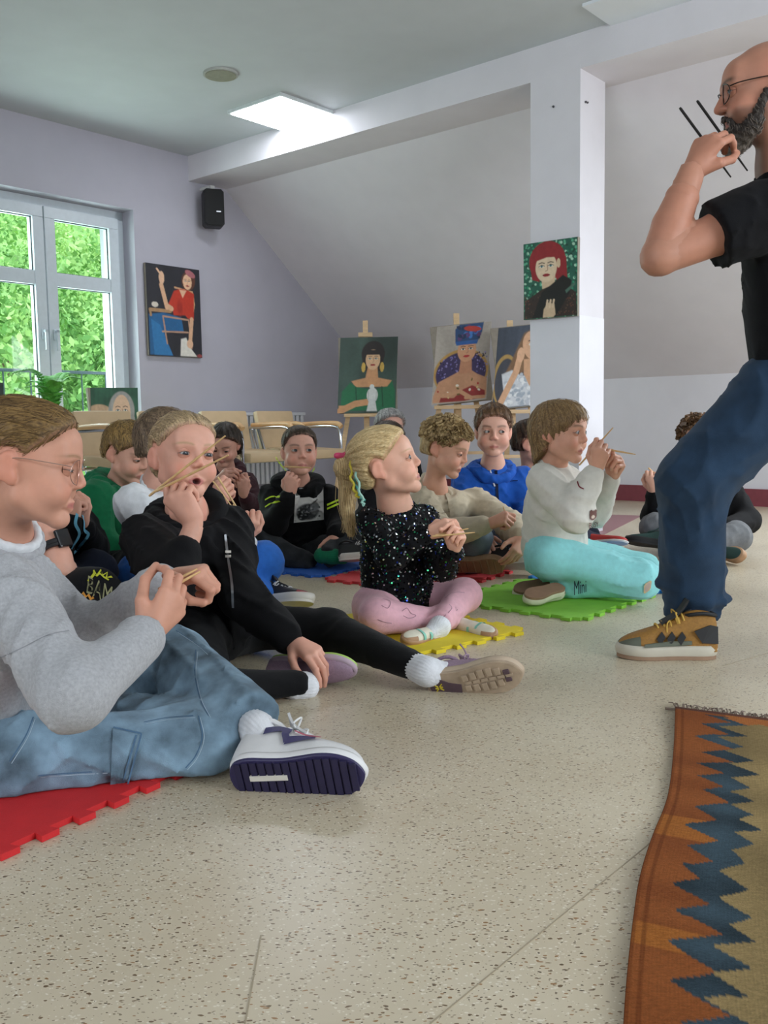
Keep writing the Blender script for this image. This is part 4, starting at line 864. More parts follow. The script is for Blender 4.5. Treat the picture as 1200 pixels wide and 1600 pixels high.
# ------------------------------------------------------------------ people
M_SKIN = mat('skin', 'd9a184', rough=.52, var=.05, scale=55, bump=.06, bscale=500, spec=.35, attr='col', sub=.10)
M_HAIR = mat('hair', '7a5a3c', rough=.55, var=.18, scale=120, bump=.35, bscale=350, attr='col', spec=.35)
M_EYE = mat('eye', 'ffffff', rough=.22, var=0, attr='col', spec=.35)
def cloth(name, c, rough=.85, var=.10, bump=.5, bscale=700., scale=60, sheen=.08, spec=.2): return mat(name, c, rough=rough, var=var, scale=scale, bump=bump, bscale=bscale, sheen=sheen, spec=spec)
SK = lambda h: np.array(lin(h))
def merge(parts):
    V, F, C, n = [], [], [], 0
    for v, f, c in parts:
        V.append(v); F.append(f+n); C.append(c); n += len(v)
    return np.concatenate(V), np.concatenate(F), np.concatenate(C)
def person(label, head, hf, hup, hs, neck, sh, hip, arms, legs, skin, hair, top, bottom, **o):
    """head: centre; hf/hup: facing and up; hs: head size (1 = 22 cm); sh/hip: (left, right) joints;
    arms: per side (elbow, wrist, hand direction, hand back, pose) ; legs: per side (knee, ankle)"""
    base = V3((hip[0][0]+hip[1][0])/2, (hip[0][1]+hip[1][1])/2, 0.)
    root = empty('person', base, label, 'person', o.get('group'))
    R = frame(hf, hup); g = o.get('girth', 1.)
    lip = SK(o.get('lip', 'b5625a')); brow = None if o.get('brow') is None else SK(o['brow'])
    hres = o.get('hres', .003); hm = hres*1.22; cres = o.get('cres', .007)*1.15
    shL, shR = sh; hpL, hpR = hip
    cw = (shL+shR)/2; pel = (hpL+hpR)/2
    xs = unit(shR-shL); sp = unit(cw-pel); fz = unit(np.cross(sp, xs)); fz = -fz if fz@hf*0 + fz@o.get('front', hf) < 0 else fz
    xs = unit(xs - sp*(xs@sp)); RT = np.array([xs, np.cross(sp, xs), sp])
    if RT[1]@o.get('front', hf) < 0: RT[1] *= -1
    hw = np.linalg.norm(shR-shL)/2; tl = np.linalg.norm(cw-pel)
    bend = o.get('bend', 0.)
    chest = pel + (cw-pel)*.66 - RT[1]*bend*.6; belly = pel + (cw-pel)*.28 - RT[1]*bend
    # ---- body (skin): head, neck, torso, arms and legs are one field, meshed finely where it shows
    parts = []
    S = head_sdf(head, R, hs, neck, o.get('mouth', 0.), o.get('male', 0.), chub=o.get('chub', 0.))
    S.cone(neck, chest, .05*hs, .07*g, .04)
    lo, hi = head - .19*hs, head + .19*hs
    lo = np.minimum(lo, neck-.06); hi = np.maximum(hi, neck+.05)
    v, f = S.mesh(hm, lo, hi)
    parts.append((v, f, head_color(v, head, R, hs, skin, lip, brow, o.get('mouth', 0.), o.get('brow_w', 1.), None if o.get('beard') is None else SK(o['beard']), o.get('flush', 1.))))
    B = Sdf(.03); B.cone(neck, chest, .045*hs, .075*g, .04); B.cone(chest, pel, .075*g, .08*g)
    handL = {}
    for i, (side, a) in enumerate(zip((-1, 1), arms)):
        if a is None: continue
        el, wr = a[0], a[1]; ar = o.get('armr', .036)*g
        B.chain([sh[i], el, wr], [ar*1.05, ar*.86, ar*.66], .02)
        if len(a) < 5 or a[4] is None: continue
        hd = unit(a[2]); bk = a[3]-hd*(a[3]@hd); bk = unit(bk); th = np.cross(hd, bk)*(-1 if side == 1 else 1)
        RH = np.array([th, hd, bk]); hsz = a[5] if len(a) > 5 else .86*o.get('hand', 1.)
        HS = Sdf(.01); arm0 = wr + (el-wr)*min(.8, (.07+o.get('pull', (0, 0))[i])/np.linalg.norm(el-wr))
        Fg, Tg = hand_sdf(HS, wr, RH, hsz, a[4], 1., arm0)
        if o.get('bare_arms') and o['bare_arms'][i]:
            k = o['bare_arms'][i]
            HS.chain([arm0, el*.30+wr*.70, el*.62+wr*.38, el, el*.45+sh[i]*.55, sh[i]], [.0285*hsz, ar*.78, ar*.92, ar*.86, ar*1.02, ar*1.15], .006)
        v, f = HS.mesh(o.get('handres', .0026)*(1.15 if not o.get('far_arm') == i else 2.))
        col = np.tile(skin, (len(v), 1))*np.array([1.0, .97, .96])
        red = skin*np.array([1.03, .74, .70])
        for fg in Fg+[list(Tg)]:                            # knuckles and tips a little redder
            for p in fg[1:]:
                w = .35*np.exp(-((v-p)**2).sum(1)/(.008*hsz)**2)[:, None]; col = col*(1-w)+red*w
        parts.append((v, f, col)); handL[i] = (Fg, Tg, RH)
    for i, l in enumerate(legs):
        if l is None: continue
        B.chain([hip[i], l[0], l[1]], [.06*g, .040*g, .019*g], .03)
    v, f = B.mesh(.018); parts.append((v, f, np.tile(skin, (len(v), 1))))
    for x in (-1, 1):
        if o.get('eyes') is not None:
            v, f, cc = lid_patch(head, R, hs, x, o['eyes'][0], o['eyes'][1], skin); parts.append((v, f, cc))
    v, f, cc = merge(parts)
    body = mesh_np('body', v, f, M_SKIN, root, True, cc)
    if o.get('eyes') is not None:
        for x in (-1, 1): eyeball(head, R, hs, x, o.get('look', hf), SK(o.get('iris', '51606b')), root)
    # ---- hair
    if hair is not None:
        hk = dict(hair); hb, hh = SK(hk.pop('base')), SK(hk.pop('hi')); pole = hk.get('pole', (0, -.10, .03)); hr = hk.pop('res', hres*1.5); curls = hk.pop('curls', None); ns = hk.pop('ns', (1500, .06) if hres < .0026 else (700, .05)); inward = pole[1] < -.09
        HS = hair_sdf(head, R, hs, **hk)
        v, f = HS.mesh(hr); cc = hair_color(v, head, R, hs, hb, hh, pole)
        e = np.clip((HS.hl(v)/hs+.010)/.012, 0, .8)[:, None]*(((v-head)@R.T)[:, 1:2] > -.03); cc = cc*(1-e)+(skin*.6+hb*.4)*e
        if not curls:
            v2, f2, c2 = strand_mesh(HS, head, R, hs, v, int(ns[0]), ns[1], pole, inward, hb, hh, .003 if inward else .006, .00075 if hres < .0026 else .0012); v, f, cc = merge([(v, f, cc), (v2, f2, c2)])
        if curls:
            v2, f2 = curl_mesh(HS, head, R, hs, *curls); n2 = np.random.default_rng(3).uniform(0, 1, (len(v2)//curls[3] if False else len(v2), 1))
            k = np.repeat(np.random.default_rng(3).uniform(0, 1, len(v2)//26), 26)[:, None]; cc2 = hb*(1-k)+hh*k
            v, f, cc = merge([(v, f, cc), (v2, f2, cc2)])
        mesh_np('hair', v, f, M_HAIR, root, True, cc)
    # ---- garments
    info = dict(root=root, body=body, R=R, RT=RT, chest=chest, belly=belly, pel=pel, cw=cw, hands=handL, legs=legs, head=head, hs=hs, S={})
    if top is not None:
        T = Sdf(.035); tk = top
        dep = tk.get('depth', .092)*g; wd = tk.get('width', 1.)
        T.ell(chest, (hw*.98*wd, dep, tl*.46), RT, .05); T.ell(belly, (hw*.88*wd, dep*1.02, tl*.44), RT, .05)
        T.cone(sh[0]*.86+sh[1]*.14-sp*.012, sh[1]*.86+sh[0]*.14-sp*.012, .050*g, .050*g, .04)
        T.cone(cw-sp*.03, neck, .075*g, .056*hs, .04)
        hem = tk.get('hem', .0); T.ell(pel+sp*(.03-hem), (hw*.84*wd, dep*1.02, .07), RT, .04)
        sl = tk.get('sleeve', 1.)
        for i, a in enumerate(arms):
            if a is None: continue
            el, wr = a[0], a[1]; r0 = tk.get('sr', .052)*g
            if sl >= .99:
                T.chain([sh[i], el], [r0*1.12, r0], .035); pl = o.get('pull', (0, 0))[i]; pv = unit(el-wr)*pl; T.chain([el, wr + (el-wr)*.10 + pv], [r0, r0*.74], .03)
                if tk.get('cuff', True): T.cone(wr+pv+unit(el-wr)*.045, wr+pv+unit(el-wr)*.012, r0*.64, r0*.60, .006)
            else:
                T.flat(sh[i], sh[i]+(el-sh[i])*sl, r0*1.12, r0*1.12, .03, .0)
        if 'extra' in tk: tk['extra'](T, info)
        T.disp = folds(tk.get('fold', .006), o.get('seed', 1), tk.get('ff', 95))
        nd = unit(head-neck)
        T.cuts.append(lambda P, n=neck + nd*tk.get('collar', .012), d=nd: ((P-n)@d) - np.clip(np.linalg.norm((P-n)-((P-n)@d)[..., None]*d, axis=-1)-.09, 0, 1)*3)
        v, f = T.mesh(cres); info['S']['top'] = T
        info['top'] = mesh_np(tk.get('name', 'sweatshirt'), v, f, tk['mat'], root, True, tk['paint'](v, info) if 'paint' in tk else None)
    if bottom is not None:
        Bt = Sdf(.03); bk = bottom; r = bk.get('r', (.078, .062, .046))
        fl = bk.get('floor', 0.)
        Bt.cone(hpL, hpR, .085*g, .085*g, .04); Bt.ell(pel+sp*.03, (hw*.80, .09*g, .085), RT, .04)
        for i, l in enumerate(legs):
            if l is None: continue
            kn, an = l[0], l[1]; rr = l[2] if len(l) > 2 and l[2] else r
            Bt.cone(hip[i], kn, rr[0]*g, rr[1]*g, .03); end = an + (kn-an)*bk.get('short', .06)
            (Bt.cone if bk.get('cuff') else Bt.flat)(kn, end, rr[1]*g, rr[2]*g, .025)
            if bk.get('cuff'): Bt.cone(end, end+unit(an-kn)*.03, rr[2]*g*.9, rr[2]*g*.8, .006)
        if 'extra' in bk: bk['extra'](Bt, info)
        Bt.disp = folds(bk.get('fold', .006), o.get('seed', 1)+7, bk.get('ff', 100))
        Bt.cuts.append(lambda P, z=bk.get('zmin', .0112): z - P[..., 2])
        v, f = Bt.mesh(bk.get('res', cres/1.15)*1.12); info['S']['bottom'] = Bt
        info['bottom'] = mesh_np(bk.get('name', 'trousers'), v, f, bk['mat'], root, True, bk['paint'](v, info) if 'paint' in bk else None)
    return info
_ico = None
def curl_mesh(HS, c, R, s, n, rad, ymin, zmin):
    """small curls scattered over the hair"""
    global _ico
    if _ico is None:
        V = [(0, 0, 1)] + [(math.cos(2*math.pi*k/8+.2*j)*math.sin(a), math.sin(2*math.pi*k/8+.2*j)*math.sin(a), math.cos(a)) for j, a in enumerate((.8, 1.57, 2.35)) for k in range(8)] + [(0, 0, -1)]
        F = [[0, 1+k, 1+(k+1) % 8, 1+(k+1) % 8] for k in range(8)]
        _ico = np.array(V), [[0, 1+k, 1+(k+1) % 8] for k in range(8)], [[1+8*j+k, 9+8*j+k, 9+8*j+(k+1) % 8, 1+8*j+(k+1) % 8] for j in range(2) for k in range(8)], [[25, 17+(k+1) % 8, 17+k] for k in range(8)]
    v, f = HS.mesh(.006); g = np.random.default_rng(11)
    q = (v-c)@R.T/s; ok = np.where((q[:, 2] > zmin) & (q[:, 1] < ymin + .9*np.clip(q[:, 2]-.03, 0, 1)))[0]; pk = g.choice(ok, n)
    Vs, Fs = [], []
    F4 = np.array([[a, b, d, d] for a, b, d in _ico[1]] + _ico[2] + [[a, b, d, d] for a, b, d in _ico[3]])
    for i, p in enumerate(v[pk]):
        e = unit(p-c); ax = unit(g.normal(size=3)); sc = rad*s*g.uniform(.7, 1.4)
        M3 = np.array([unit(np.cross(e, ax)), unit(np.cross(e, np.cross(e, ax))), e])*np.array([[1.5], [.55], [.85]])
        Vs.append(p + e*g.uniform(-.004, .010)*s + (_ico[0]*sc)@M3); Fs.append(F4+26*i)
    F = np.concatenate(Fs)
    return np.concatenate(Vs), F
# ---- shoes -----------------------------------------------------------------------------------------------
def shoe(parent, heel, toe_dir, up, Ln, upper, sole, lace=None, w=1., name='sneaker', hgt=1., solet=.024, toe=None, collar=None, tread=0, sock=None, mid=None, insole=None, slip=False, label=None, side=1):
    """heel: back end of the sole on the ground side; Ln: length"""
    y = unit(toe_dir); z = unit(up - y*(up@y)); x = np.cross(y, z); k = Ln
    P = lambda a, b, c: heel + x*a*k + y*b*k + z*c*k
    st = [(0, .02), (.02, .085), (.07, .125), (.16, .143), (.28, .138), (.42, .140), (.55, .160), (.67, .178), (.78, .176), (.87, .150), (.94, .108), (.985, .05), (1., .01)]
    bow = lambda t: .022*side*math.sin(min(max((t-.25)/.75, 0), 1)*math.pi*.5)
    sr = smoothcurve([(a, b*w, 0) for a, b in st], 3)
    out = [(bow(p[0])+p[1], p[0]) for p in sr] + [(bow(p[0])-p[1], p[0]) for p in sr[::-1]]
    n = len(out); st_ = solet/k
    cx = sum(a for a, b in out)/n
    def ring(sc, zz, toeup=True): return [P((a-cx)*sc+cx, .5+(b-.5)*sc, zz + (.05*max(0, b-.78)**1.3 if toeup else 0)) for a, b in out]
    def stack(layers):
        v = sum(layers, []); f = [[i*n+j, i*n+(j+1) % n, (i+1)*n+(j+1) % n, (i+1)*n+j] for i in range(len(layers)-1) for j in range(n)]
        return v, f + [list(range(n))[::-1], [(len(layers)-1)*n+j for j in range(n)]]
    # upper: arched ribs from heel to toe
    if slip: prof = [(.0, .13, .10), (.05, .20, .14), (.15, .22, .145), (.28, .20, .14), (.42, .19, .135), (.55, .175, .145), (.68, .16, .160), (.80, .145, .155), (.90, .12, .125), (.96, .09, .085), (.99, .05, .04)]
    else: prof = [(.0, .20, .07), (.03, .29, .115), (.10, .32, .130), (.20, .33, .130), (.30, .315, .125), (.40, .275, .125), (.52, .225, .140), (.65, .185, .158), (.78, .150, .156), (.88, .120, .130), (.95, .085, .088), (.99, .045, .04)]
    pr = smoothcurve(prof, 3); na = 14; V = []
    for (t, hh, ww) in pr:
        for j in range(na+1):
            a = math.pi*j/na; ca = math.cos(a); sa = math.sin(a); e = .72
            V.append(P(bow(t)+ww*w*math.copysign(abs(ca)**e, ca), t*.985+.005, st_*.7 + hh*hgt*.88*sa**.8 + .03*max(0, t-.8)))
    f = [[i*(na+1)+j, i*(na+1)+j+1, (i+1)*(na+1)+j+1, (i+1)*(na+1)+j] for i in range(len(pr)-1) for j in range(na)]
    f += [list(range(na+1)), [(len(pr)-1)*(na+1)+j for j in range(na+1)][::-1]]
    up_ = mesh_np(name, V, f, upper, parent, True)
    if label: up_['label'] = label
    m_mid = mid or sole
    v, f = stack([ring(.965, st_*.30), ring(1.0, st_*.42), ring(1.02, st_*.9), ring(.985, st_*1.25)]); mesh_np('midsole', v, f, m_mid, up_, True)
    v, f = stack([ring(.95, 0), ring(.985, .004), ring(.985, st_*.36)]); mesh_np('outsole', v, f, sole, up_, False)
    if toe is not None:
        V2 = []; pr2 = [p for p in pr if p[0] > .74]
        for (t, hh, ww) in pr2:
            for j in range(na+1):
                a = math.pi*j/na; ca = math.cos(a); sa = math.sin(a)
                V2.append(P(bow(t)+(ww*w+.006)*math.copysign(abs(ca)**.72, ca), t*.99+.008, st_*.7 + (hh*hgt*.88+.006)*min(sa**.8, .80) + .03*max(0, t-.8)))
        f2 = [[i*(na+1)+j, i*(na+1)+j+1, (i+1)*(na+1)+j+1, (i+1)*(na+1)+j] for i in range(len(pr2)-1) for j in range(na)]
        mesh_np('toe_cap', V2, f2, toe, up_, True)
    if not slip:
        # padded collar and tongue
        cm = collar or upper; mb = MB()
        ringp = [P(bow(.2)+.105*w*math.cos(a), .17+.155*math.sin(a), .265*hgt+st_*.7+.02*math.cos(2*a)) for a in np.linspace(0, 2*math.pi, 17)]
        mb.tube(ringp, .020*k, 8, False); mb.build('collar', cm, up_, True)
        tg = smoothcurve([P(bow(.55), .56, .195*hgt+st_*.7), P(bow(.4), .40, .265*hgt+st_*.7), P(bow(.34), .33, .33*hgt+st_*.7), P(bow(.31), .30, .37*hgt+st_*.7)], 3); mb = MB()
        for a, b in zip(tg[:-1], tg[1:]): mb.bar(a, b, .13*k, .02*k, x)
        mb.build('tongue', cm, up_, True)
        if lace is not None:
            mb = MB()
            for i, t in enumerate((.60, .54, .48, .42, .36)):
                hh = np.interp(t, [p[0] for p in pr], [p[1] for p in pr])*hgt*.88 + st_*.7 + .012
                mb.tube(smoothcurve([P(bow(t)-.085*w, t-.015, hh-.06), P(bow(t)-.04*w, t, hh-.004), P(bow(t)+.04*w, t+.006, hh-.004), P(bow(t)+.085*w, t-.01, hh-.06)], 3), .011*k, 6)
            for sgn in (-1, 1):
                mb.tube(smoothcurve([P(bow(.4), .38, .31*hgt), P(bow(.4)+sgn*.09, .43, .34*hgt), P(bow(.4)+sgn*.13, .40, .27*hgt), P(bow(.4)+sgn*.04, .39, .30*hgt)], 4), .008*k, 6)
                mb.tube(smoothcurve([P(bow(.4), .38, .31*hgt), P(bow(.4)+sgn*.07, .50, .27*hgt), P(bow(.4)+sgn*.11, .52, .2*hgt)], 4), .007*k, 6)
            mb.build('laces', lace, up_, True)
    if tread:
        for i in range(tread):
            t = .05 + .9*(i+.5)/tread; hw_ = np.interp(t, [p[0] for p in sr], [p[1] for p in sr])*.86
            MB().box(P(bow(t), t, -.004), x, y, z, hw_*k, .34/tread*k, .010*k).build('tread', insole or sole, up_)
    return up_, P
def sock(parent, an, knee_dir, r, m, ln=.08, foot=None):
    S = Sdf(.02); d = unit(knee_dir); S.cone(an+d*.004, an+d*ln, r*.9, r*.98)
    if foot is not None: S.cone(an, foot, r*.9, r*.75)
    ex = unit(np.cross(d, (.3, .5, .8))); ey = np.cross(d, ex)
    S.disp = lambda P: -.0009*np.sin(np.arctan2((P-an)@ex, (P-an)@ey)*26)
    v, f = S.mesh(.0026); return mesh_np('sock', v, f, m, parent, True)
def stick(a, b, r, m, label, group='thin wooden sticks held by the sitting children'):
    a = np.asarray(a, float); b = np.asarray(b, float)
    o = MB().tube([a, a+(b-a)*.02, a+(b-a)*.6, b], [r*.7, r, r*.95, r*.55], 8).build('wooden_stick', m, None, True)
    return props(o, label, 'stick', group)
def cw_ring(S, pts, r, k=.02):
    for a, b in zip(pts[:-1], pts[1:]): S.cone(a, b, r, r, k)
def hood(info, m, r=.030, back=.045, drop=.0, name='hood', op=.6, seed=4):
    """a lowered hood lying round the neck"""
    RT = info['RT']; n = info['neck']; S = Sdf(.02); g = [n + RT[0]*math.cos(a)*.082 + RT[1]*(math.sin(a)*.072-.008) + RT[2]*(-.005 - .042*max(0, math.sin(a)) + .012*max(0, -math.sin(a))-drop) for a in np.linspace(math.pi*.56, math.pi*2.44, 15)]
    for i in range(14):
        w = .75+.5*abs(math.sin(math.pi*(i+.5)/14)); S.cone(g[i], g[i+1], r*w, r*w)
    S.ell(n - RT[1]*(.085+back*.4) - RT[2]*.045, (.085, .040, .07), RT, .03)
    S.disp = folds(.006, seed, 110); v, f = S.mesh(.006)
    return mesh_np(name, v, f, m, info['root'], True)
def project(S, P, steps=14, off=.0012):
    """push points along the field gradient onto the garment"""
    P = np.array(P, float)
    for _ in range(steps):
        d = S.at(P); P = P - S.grad(P, .003)*np.clip(d-off, -.02, .02)[:, None]*.9
    return P
def shoot(S, O, d, off=.0015, tmax=.4):
    """march points O along d to the garment surface"""
    d = unit(d); t = np.zeros(len(O))
    for _ in range(40):
        q = S.at(O + t[:, None]*d) - off; t = np.clip(t + np.clip(q*.7, -.02, .05), 0, tmax)
    return O + t[:, None]*d
def decal(S, c, ax, ay, d, w, h, nx, ny, name, m, parent, paint=None, off=.002, back=.25):
    """a printed patch lying on the cloth: w x h metres around c, shot along d"""
    ax = unit(ax); ay = unit(ay); U, Vv = np.meshgrid(np.linspace(0, 1, nx+1), np.linspace(0, 1, ny+1)); U = U.ravel(); Vv = Vv.ravel()
    O = np.asarray(c) - unit(d)*back + np.outer((U-.5)*w, ax) + np.outer((Vv-.5)*h, ay); P = shoot(S, O, d, off, back*2)
    F = np.array([[j*(nx+1)+i, j*(nx+1)+i+1, (j+1)*(nx+1)+i+1, (j+1)*(nx+1)+i] for j in range(ny) for i in range(nx)])
    return mesh_np(name, P, F, m, parent, True, None if paint is None else paint(U, Vv))
def lettering(S, txt, c, ax, ay, d, h, name, m, parent, off=.0022, back=.2, depth=None):
    cu = bpy.data.curves.new('t', 'FONT'); cu.body = txt; cu.align_x = 'CENTER'; cu.align_y = 'CENTER'; cu.size = h*1.38; cu.resolution_u = 2
    ob = bpy.data.objects.new('t', cu); COL.objects.link(ob); dg = bpy.context.evaluated_depsgraph_get(); me = bpy.data.meshes.new_from_object(ob.evaluated_get(dg)); bpy.data.objects.remove(ob); bpy.data.curves.remove(cu)
    bm = bmesh.new(); bm.from_mesh(me); bmesh.ops.subdivide_edges(bm, edges=[e for e in bm.edges if e.calc_length() > h*.2], cuts=2)
    v = np.array([p.co[:] for p in bm.verts]); f = [[q.index for q in p.verts] for p in bm.faces]; bm.free(); bpy.data.meshes.remove(me)
    O = np.asarray(c) + np.outer(v[:, 0], unit(ax)) + np.outer(v[:, 1], unit(ay))
    P = shoot(S, O - unit(d)*back, d, off, back*2) if S is not None else O - unit(d)*off
    return mesh_np(name, P, f, m, parent, False)
def strip(S, pts, w, name, m, parent, off=.002, n=8, d=None):
    """a ribbon lying on the cloth through the points"""
    q = smoothcurve(pts, n); q = project(S, q, 10, off) if d is None else shoot(S, np.array(q)-unit(d)*.2, d, off); g = S.grad(q, .006); V = []
    for i in range(len(q)):
        t = unit(q[min(i+1, len(q)-1)]-q[max(i-1, 0)]); s = unit(np.cross(t, g[i])); V += [q[i]-s*w/2, q[i]+s*w/2]
    V = project(S, V, 4, off)
    return mesh_np(name, V, [[2*i, 2*i+1, 2*i+3, 2*i+2] for i in range(len(q)-1)], m, parent, True)
# ------------------------------------------------------------------ the people, one by one
GREY = cloth('grey_marl_jersey', 'a7a8ac', var=.16, scale=180); WHITE = cloth('white_cotton', 'd9dce0'); BLACK = cloth('black_cotton', '0b0b0e', var=.25, sheen=.02)
DENIM = cloth('light_blue_denim', '6f8799', var=.85, scale=13, bump=.7, bscale=900); DENIM_D = cloth('dark_blue_denim', '23384f', var=.35, scale=12, bump=.6, bscale=900)
LEGG = cloth('black_leggings', '0b0b0e', var=.15, sheen=.05); GREEN = cloth('green_sweat_fabric', '0f6b43'); BLUE = cloth('royal_blue_sweat_fabric', '1d55b0'); BLUEP = cloth('bright_blue_jogger_fabric', '2f6cc4')
MAROON = cloth('maroon_sweat_fabric', '35181f'); BEIGE = cloth('beige_corduroy', 'c4b79f', var=.12, scale=40); NAVY = cloth('navy_trouser_fabric', '1c2233'); TURQ = cloth('turquoise_jogger_fabric', '93d9dc', var=.07)
OFFW = cloth('off_white_sweat_fabric', 'd8d5cc', var=.06); GREYT = cloth('grey_jogger_fabric', '6f7174', var=.15); PINK = cloth('pink_printed_leggings', 'dfadb9', var=.08); LGREY = cloth('washed_grey_denim', '6f7f8b', var=.3, scale=18)
CAMO = cloth('black_grey_pattern_cloth', '26282b', var=.75, scale=22); TEE = cloth('black_tee_jersey', '0b0b0f', var=.15, sheen=.02)
STICK = mat('pale_bamboo', 'd3ad78', .5, var=.15, scale=80); BSTICK = mat('black_lacquered_stick', '141010', .35)
RUB_W = mat('white_rubber', 'd8d4cb', .5, var=.06); RUB_P = mat('purple_rubber', '2c2650', .5, var=.1); LEA_W = mat('white_leather', 'd9d8d9', .45, var=.05, bump=.15); RUB_D = mat('dark_rubber', '1b1b1d', .6); RUB_BR = mat('brown_rubber', '8f735c', .65, var=.15)
LACE_W = cloth('white_lace', 'dcdcdc'); SOCK_W = cloth('white_ribbed_sock', 'dadbe0')
I_ = {}
def keep(n, I, neck): I['neck'] = neck; I_[n] = I; return I
def p_grey_girl():
    hf = unit((1, .17, -.16)); hup = unit((.12, .05, 1))
    head = W(42, 722, 1.60); neck = W(2, 838, 1.66)
    sR = W(15, 925, 1.50); sL = W(22, 892, 1.80)
    eR = reach(sR, 112, 1085, .25, True); wR = reach(eR, 226, 995, .19, False)
    eL = reach(sL, 138, 1000, .24, True); wL = reach(eL, 262, 907, .19, True)
    hR = W(-8, 1195, 1.56); hL = W(-10, 1170, 1.80)
    kR = reach(hR, 318, 1163, .35, True); aR = W(150, 1120, 1.82)
    kL = reach(hL, 308, 1022, .39, False); aL = W(402, 1143, 1.63)
    keep('grey', person('girl with glasses in grey sweatshirt and light blue jeans at the left edge', head, hf, hup, .95, neck, (sL, sR), (hL, hR),
        [(eL, wL, W(318, 893, wL[1]-.03)-wL, V3(.2, -.35, .9), 'hold'), (eR, wR, W(290, 916, wR[1]+.05)-wR, V3(.55, -.8, -.1), 'pinch_soft', .90)],
        [(kL, aL), (kR, aR)], SK('c8947e'),
        dict(base='47341f', hi='886b40', thick=.008, pole=(0, -.10, .0), nape=-.06, disp=.0012, strands=60, side=-.01, soft=.016),
        dict(mat=GREY, name='sweatshirt', sr=.054, fold=.0065, ff=80, hem=.0, collar=.004), dict(mat=DENIM, name='jeans', r=(.083, .068, .064), short=.10, fold=.008, ff=85, res=.0055),
        front=V3(1, 0, 0), bend=.03, hres=.0022, handres=.0022, cres=.006, eyes=(-.10, .32), look=unit((1, .1, -.6)), brow='8a6a4c', brow_w=.7, iris='4a5a64', lip='b06a64', seed=3, flush=.8), neck)
def p_black_girl():
    hf = unit((.58, -.80, .10)); hup = unit((.06, .1, 1))
    head = W(287, 712, 2.28); neck = W(292, 800, 2.36)
    sR = W(226, 838, 2.26); sL = W(356, 828, 2.42)
    eR = W(268, 908, 2.08); wR = W(305, 822, 2.13)
    eL = reach(sL, 376, 928, .24, True); wL = W(455, 1000, 2.16)
    hR = W(305, 995, 2.30); hL = W(372, 978, 2.48)
    kL = W(515, 985, 2.38); aL = W(668, 1050, 2.10); kR = W(335, 1078, 1.98); aR = W(478, 1072, 2.08)
    keep('black', person('girl in black zip hoodie and black leggings with sticks across her mouth', head, hf, hup, .95, neck, (sL, sR), (hL, hR),
        [(eL, wL, W(505, 1030, 2.10)-wL, V3(.25, -.45, .8), 'hang'), (eR, wR, W(262, 754, 2.12)-wR, V3(-.35, -.9, .1), 'hold', .93)],
        [(kL, aL), (kR, aR)], SK('d09c88'),
        dict(base='75624c', hi='c7ad86', thick=.006, pole=(0, -.10, .03), nape=-.06, disp=.0012, strands=60, side=-.012, soft=.016),
        dict(mat=BLACK, name='hoodie', sr=.056, fold=.010, width=1.16, depth=.105, collar=.0), dict(mat=LEGG, name='leggings', r=(.066, .052, .036), fold=.003, short=.10),
        front=V3(.75, -.66, 0), hres=.0022, handres=.0022, cres=.0065, eyes=(.20, .34), look=unit((.55, -.8, -.25)), brow='a98a68', brow_w=.7, iris='343a40', lip='b8706c', mouth=.7, seed=5, pull=(0, .055)), neck)
def p_sequin_girl():
    hf = unit((1, -.16, .30)); hup = unit((-.30, 0, 1))
    head = W(603, 724, 2.76); neck = W(618, 792, 2.80)
    sR = W(582, 815, 2.72); sL = W(662, 812, 2.92)
    eR = W(612, 868, 2.62); wR = W(664, 832, 2.60); eL = W(690, 884, 2.72); wL = W(709, 860, 2.60)
    hR = W(590, 950, 2.78); hL = W(648, 945, 2.92)
    kR = W(590, 962, 2.62); aR = W(712, 975, 2.72); kL = W(726, 930, 2.84); aL = W(684, 978, 2.60)
    keep('sequin', person('small girl with blond ponytail in black sequin top and pink leggings', head, hf, hup, .95, neck, (sL, sR), (hL, hR),
        [(eL, wL, W(716, 838, 2.58)-wL, V3(.6, .3, .5), 'pinch', .72), (eR, wR, W(700, 822, 2.58)-wR, V3(.1, -.8, .6), 'pinch_open', .72)],
        [(kL, aL), (kR, aR)], SK('ddab94'),
        dict(base='b0905f', hi='e6cf9f', thick=.011, pole=(0, -.11, .035), nape=-.06, disp=.0018, strands=50, side=-.01, soft=.014),
        dict(mat=TEE, name='sequin_top', sr=.046, fold=.005, width=1.12, depth=.10, hem=.03, collar=.0), dict(mat=PINK, name='leggings', r=(.066, .056, .038), fold=.002, short=.12),
        front=V3(.9, -.3, 0), hres=.0024, handres=.0022, cres=.006, eyes=(.62, .46), look=unit((1, -.30, .35)), brow='b08d60', brow_w=.6, iris='26303a', lip='b9716b', chub=.8, seed=8, girth=.92), neck)
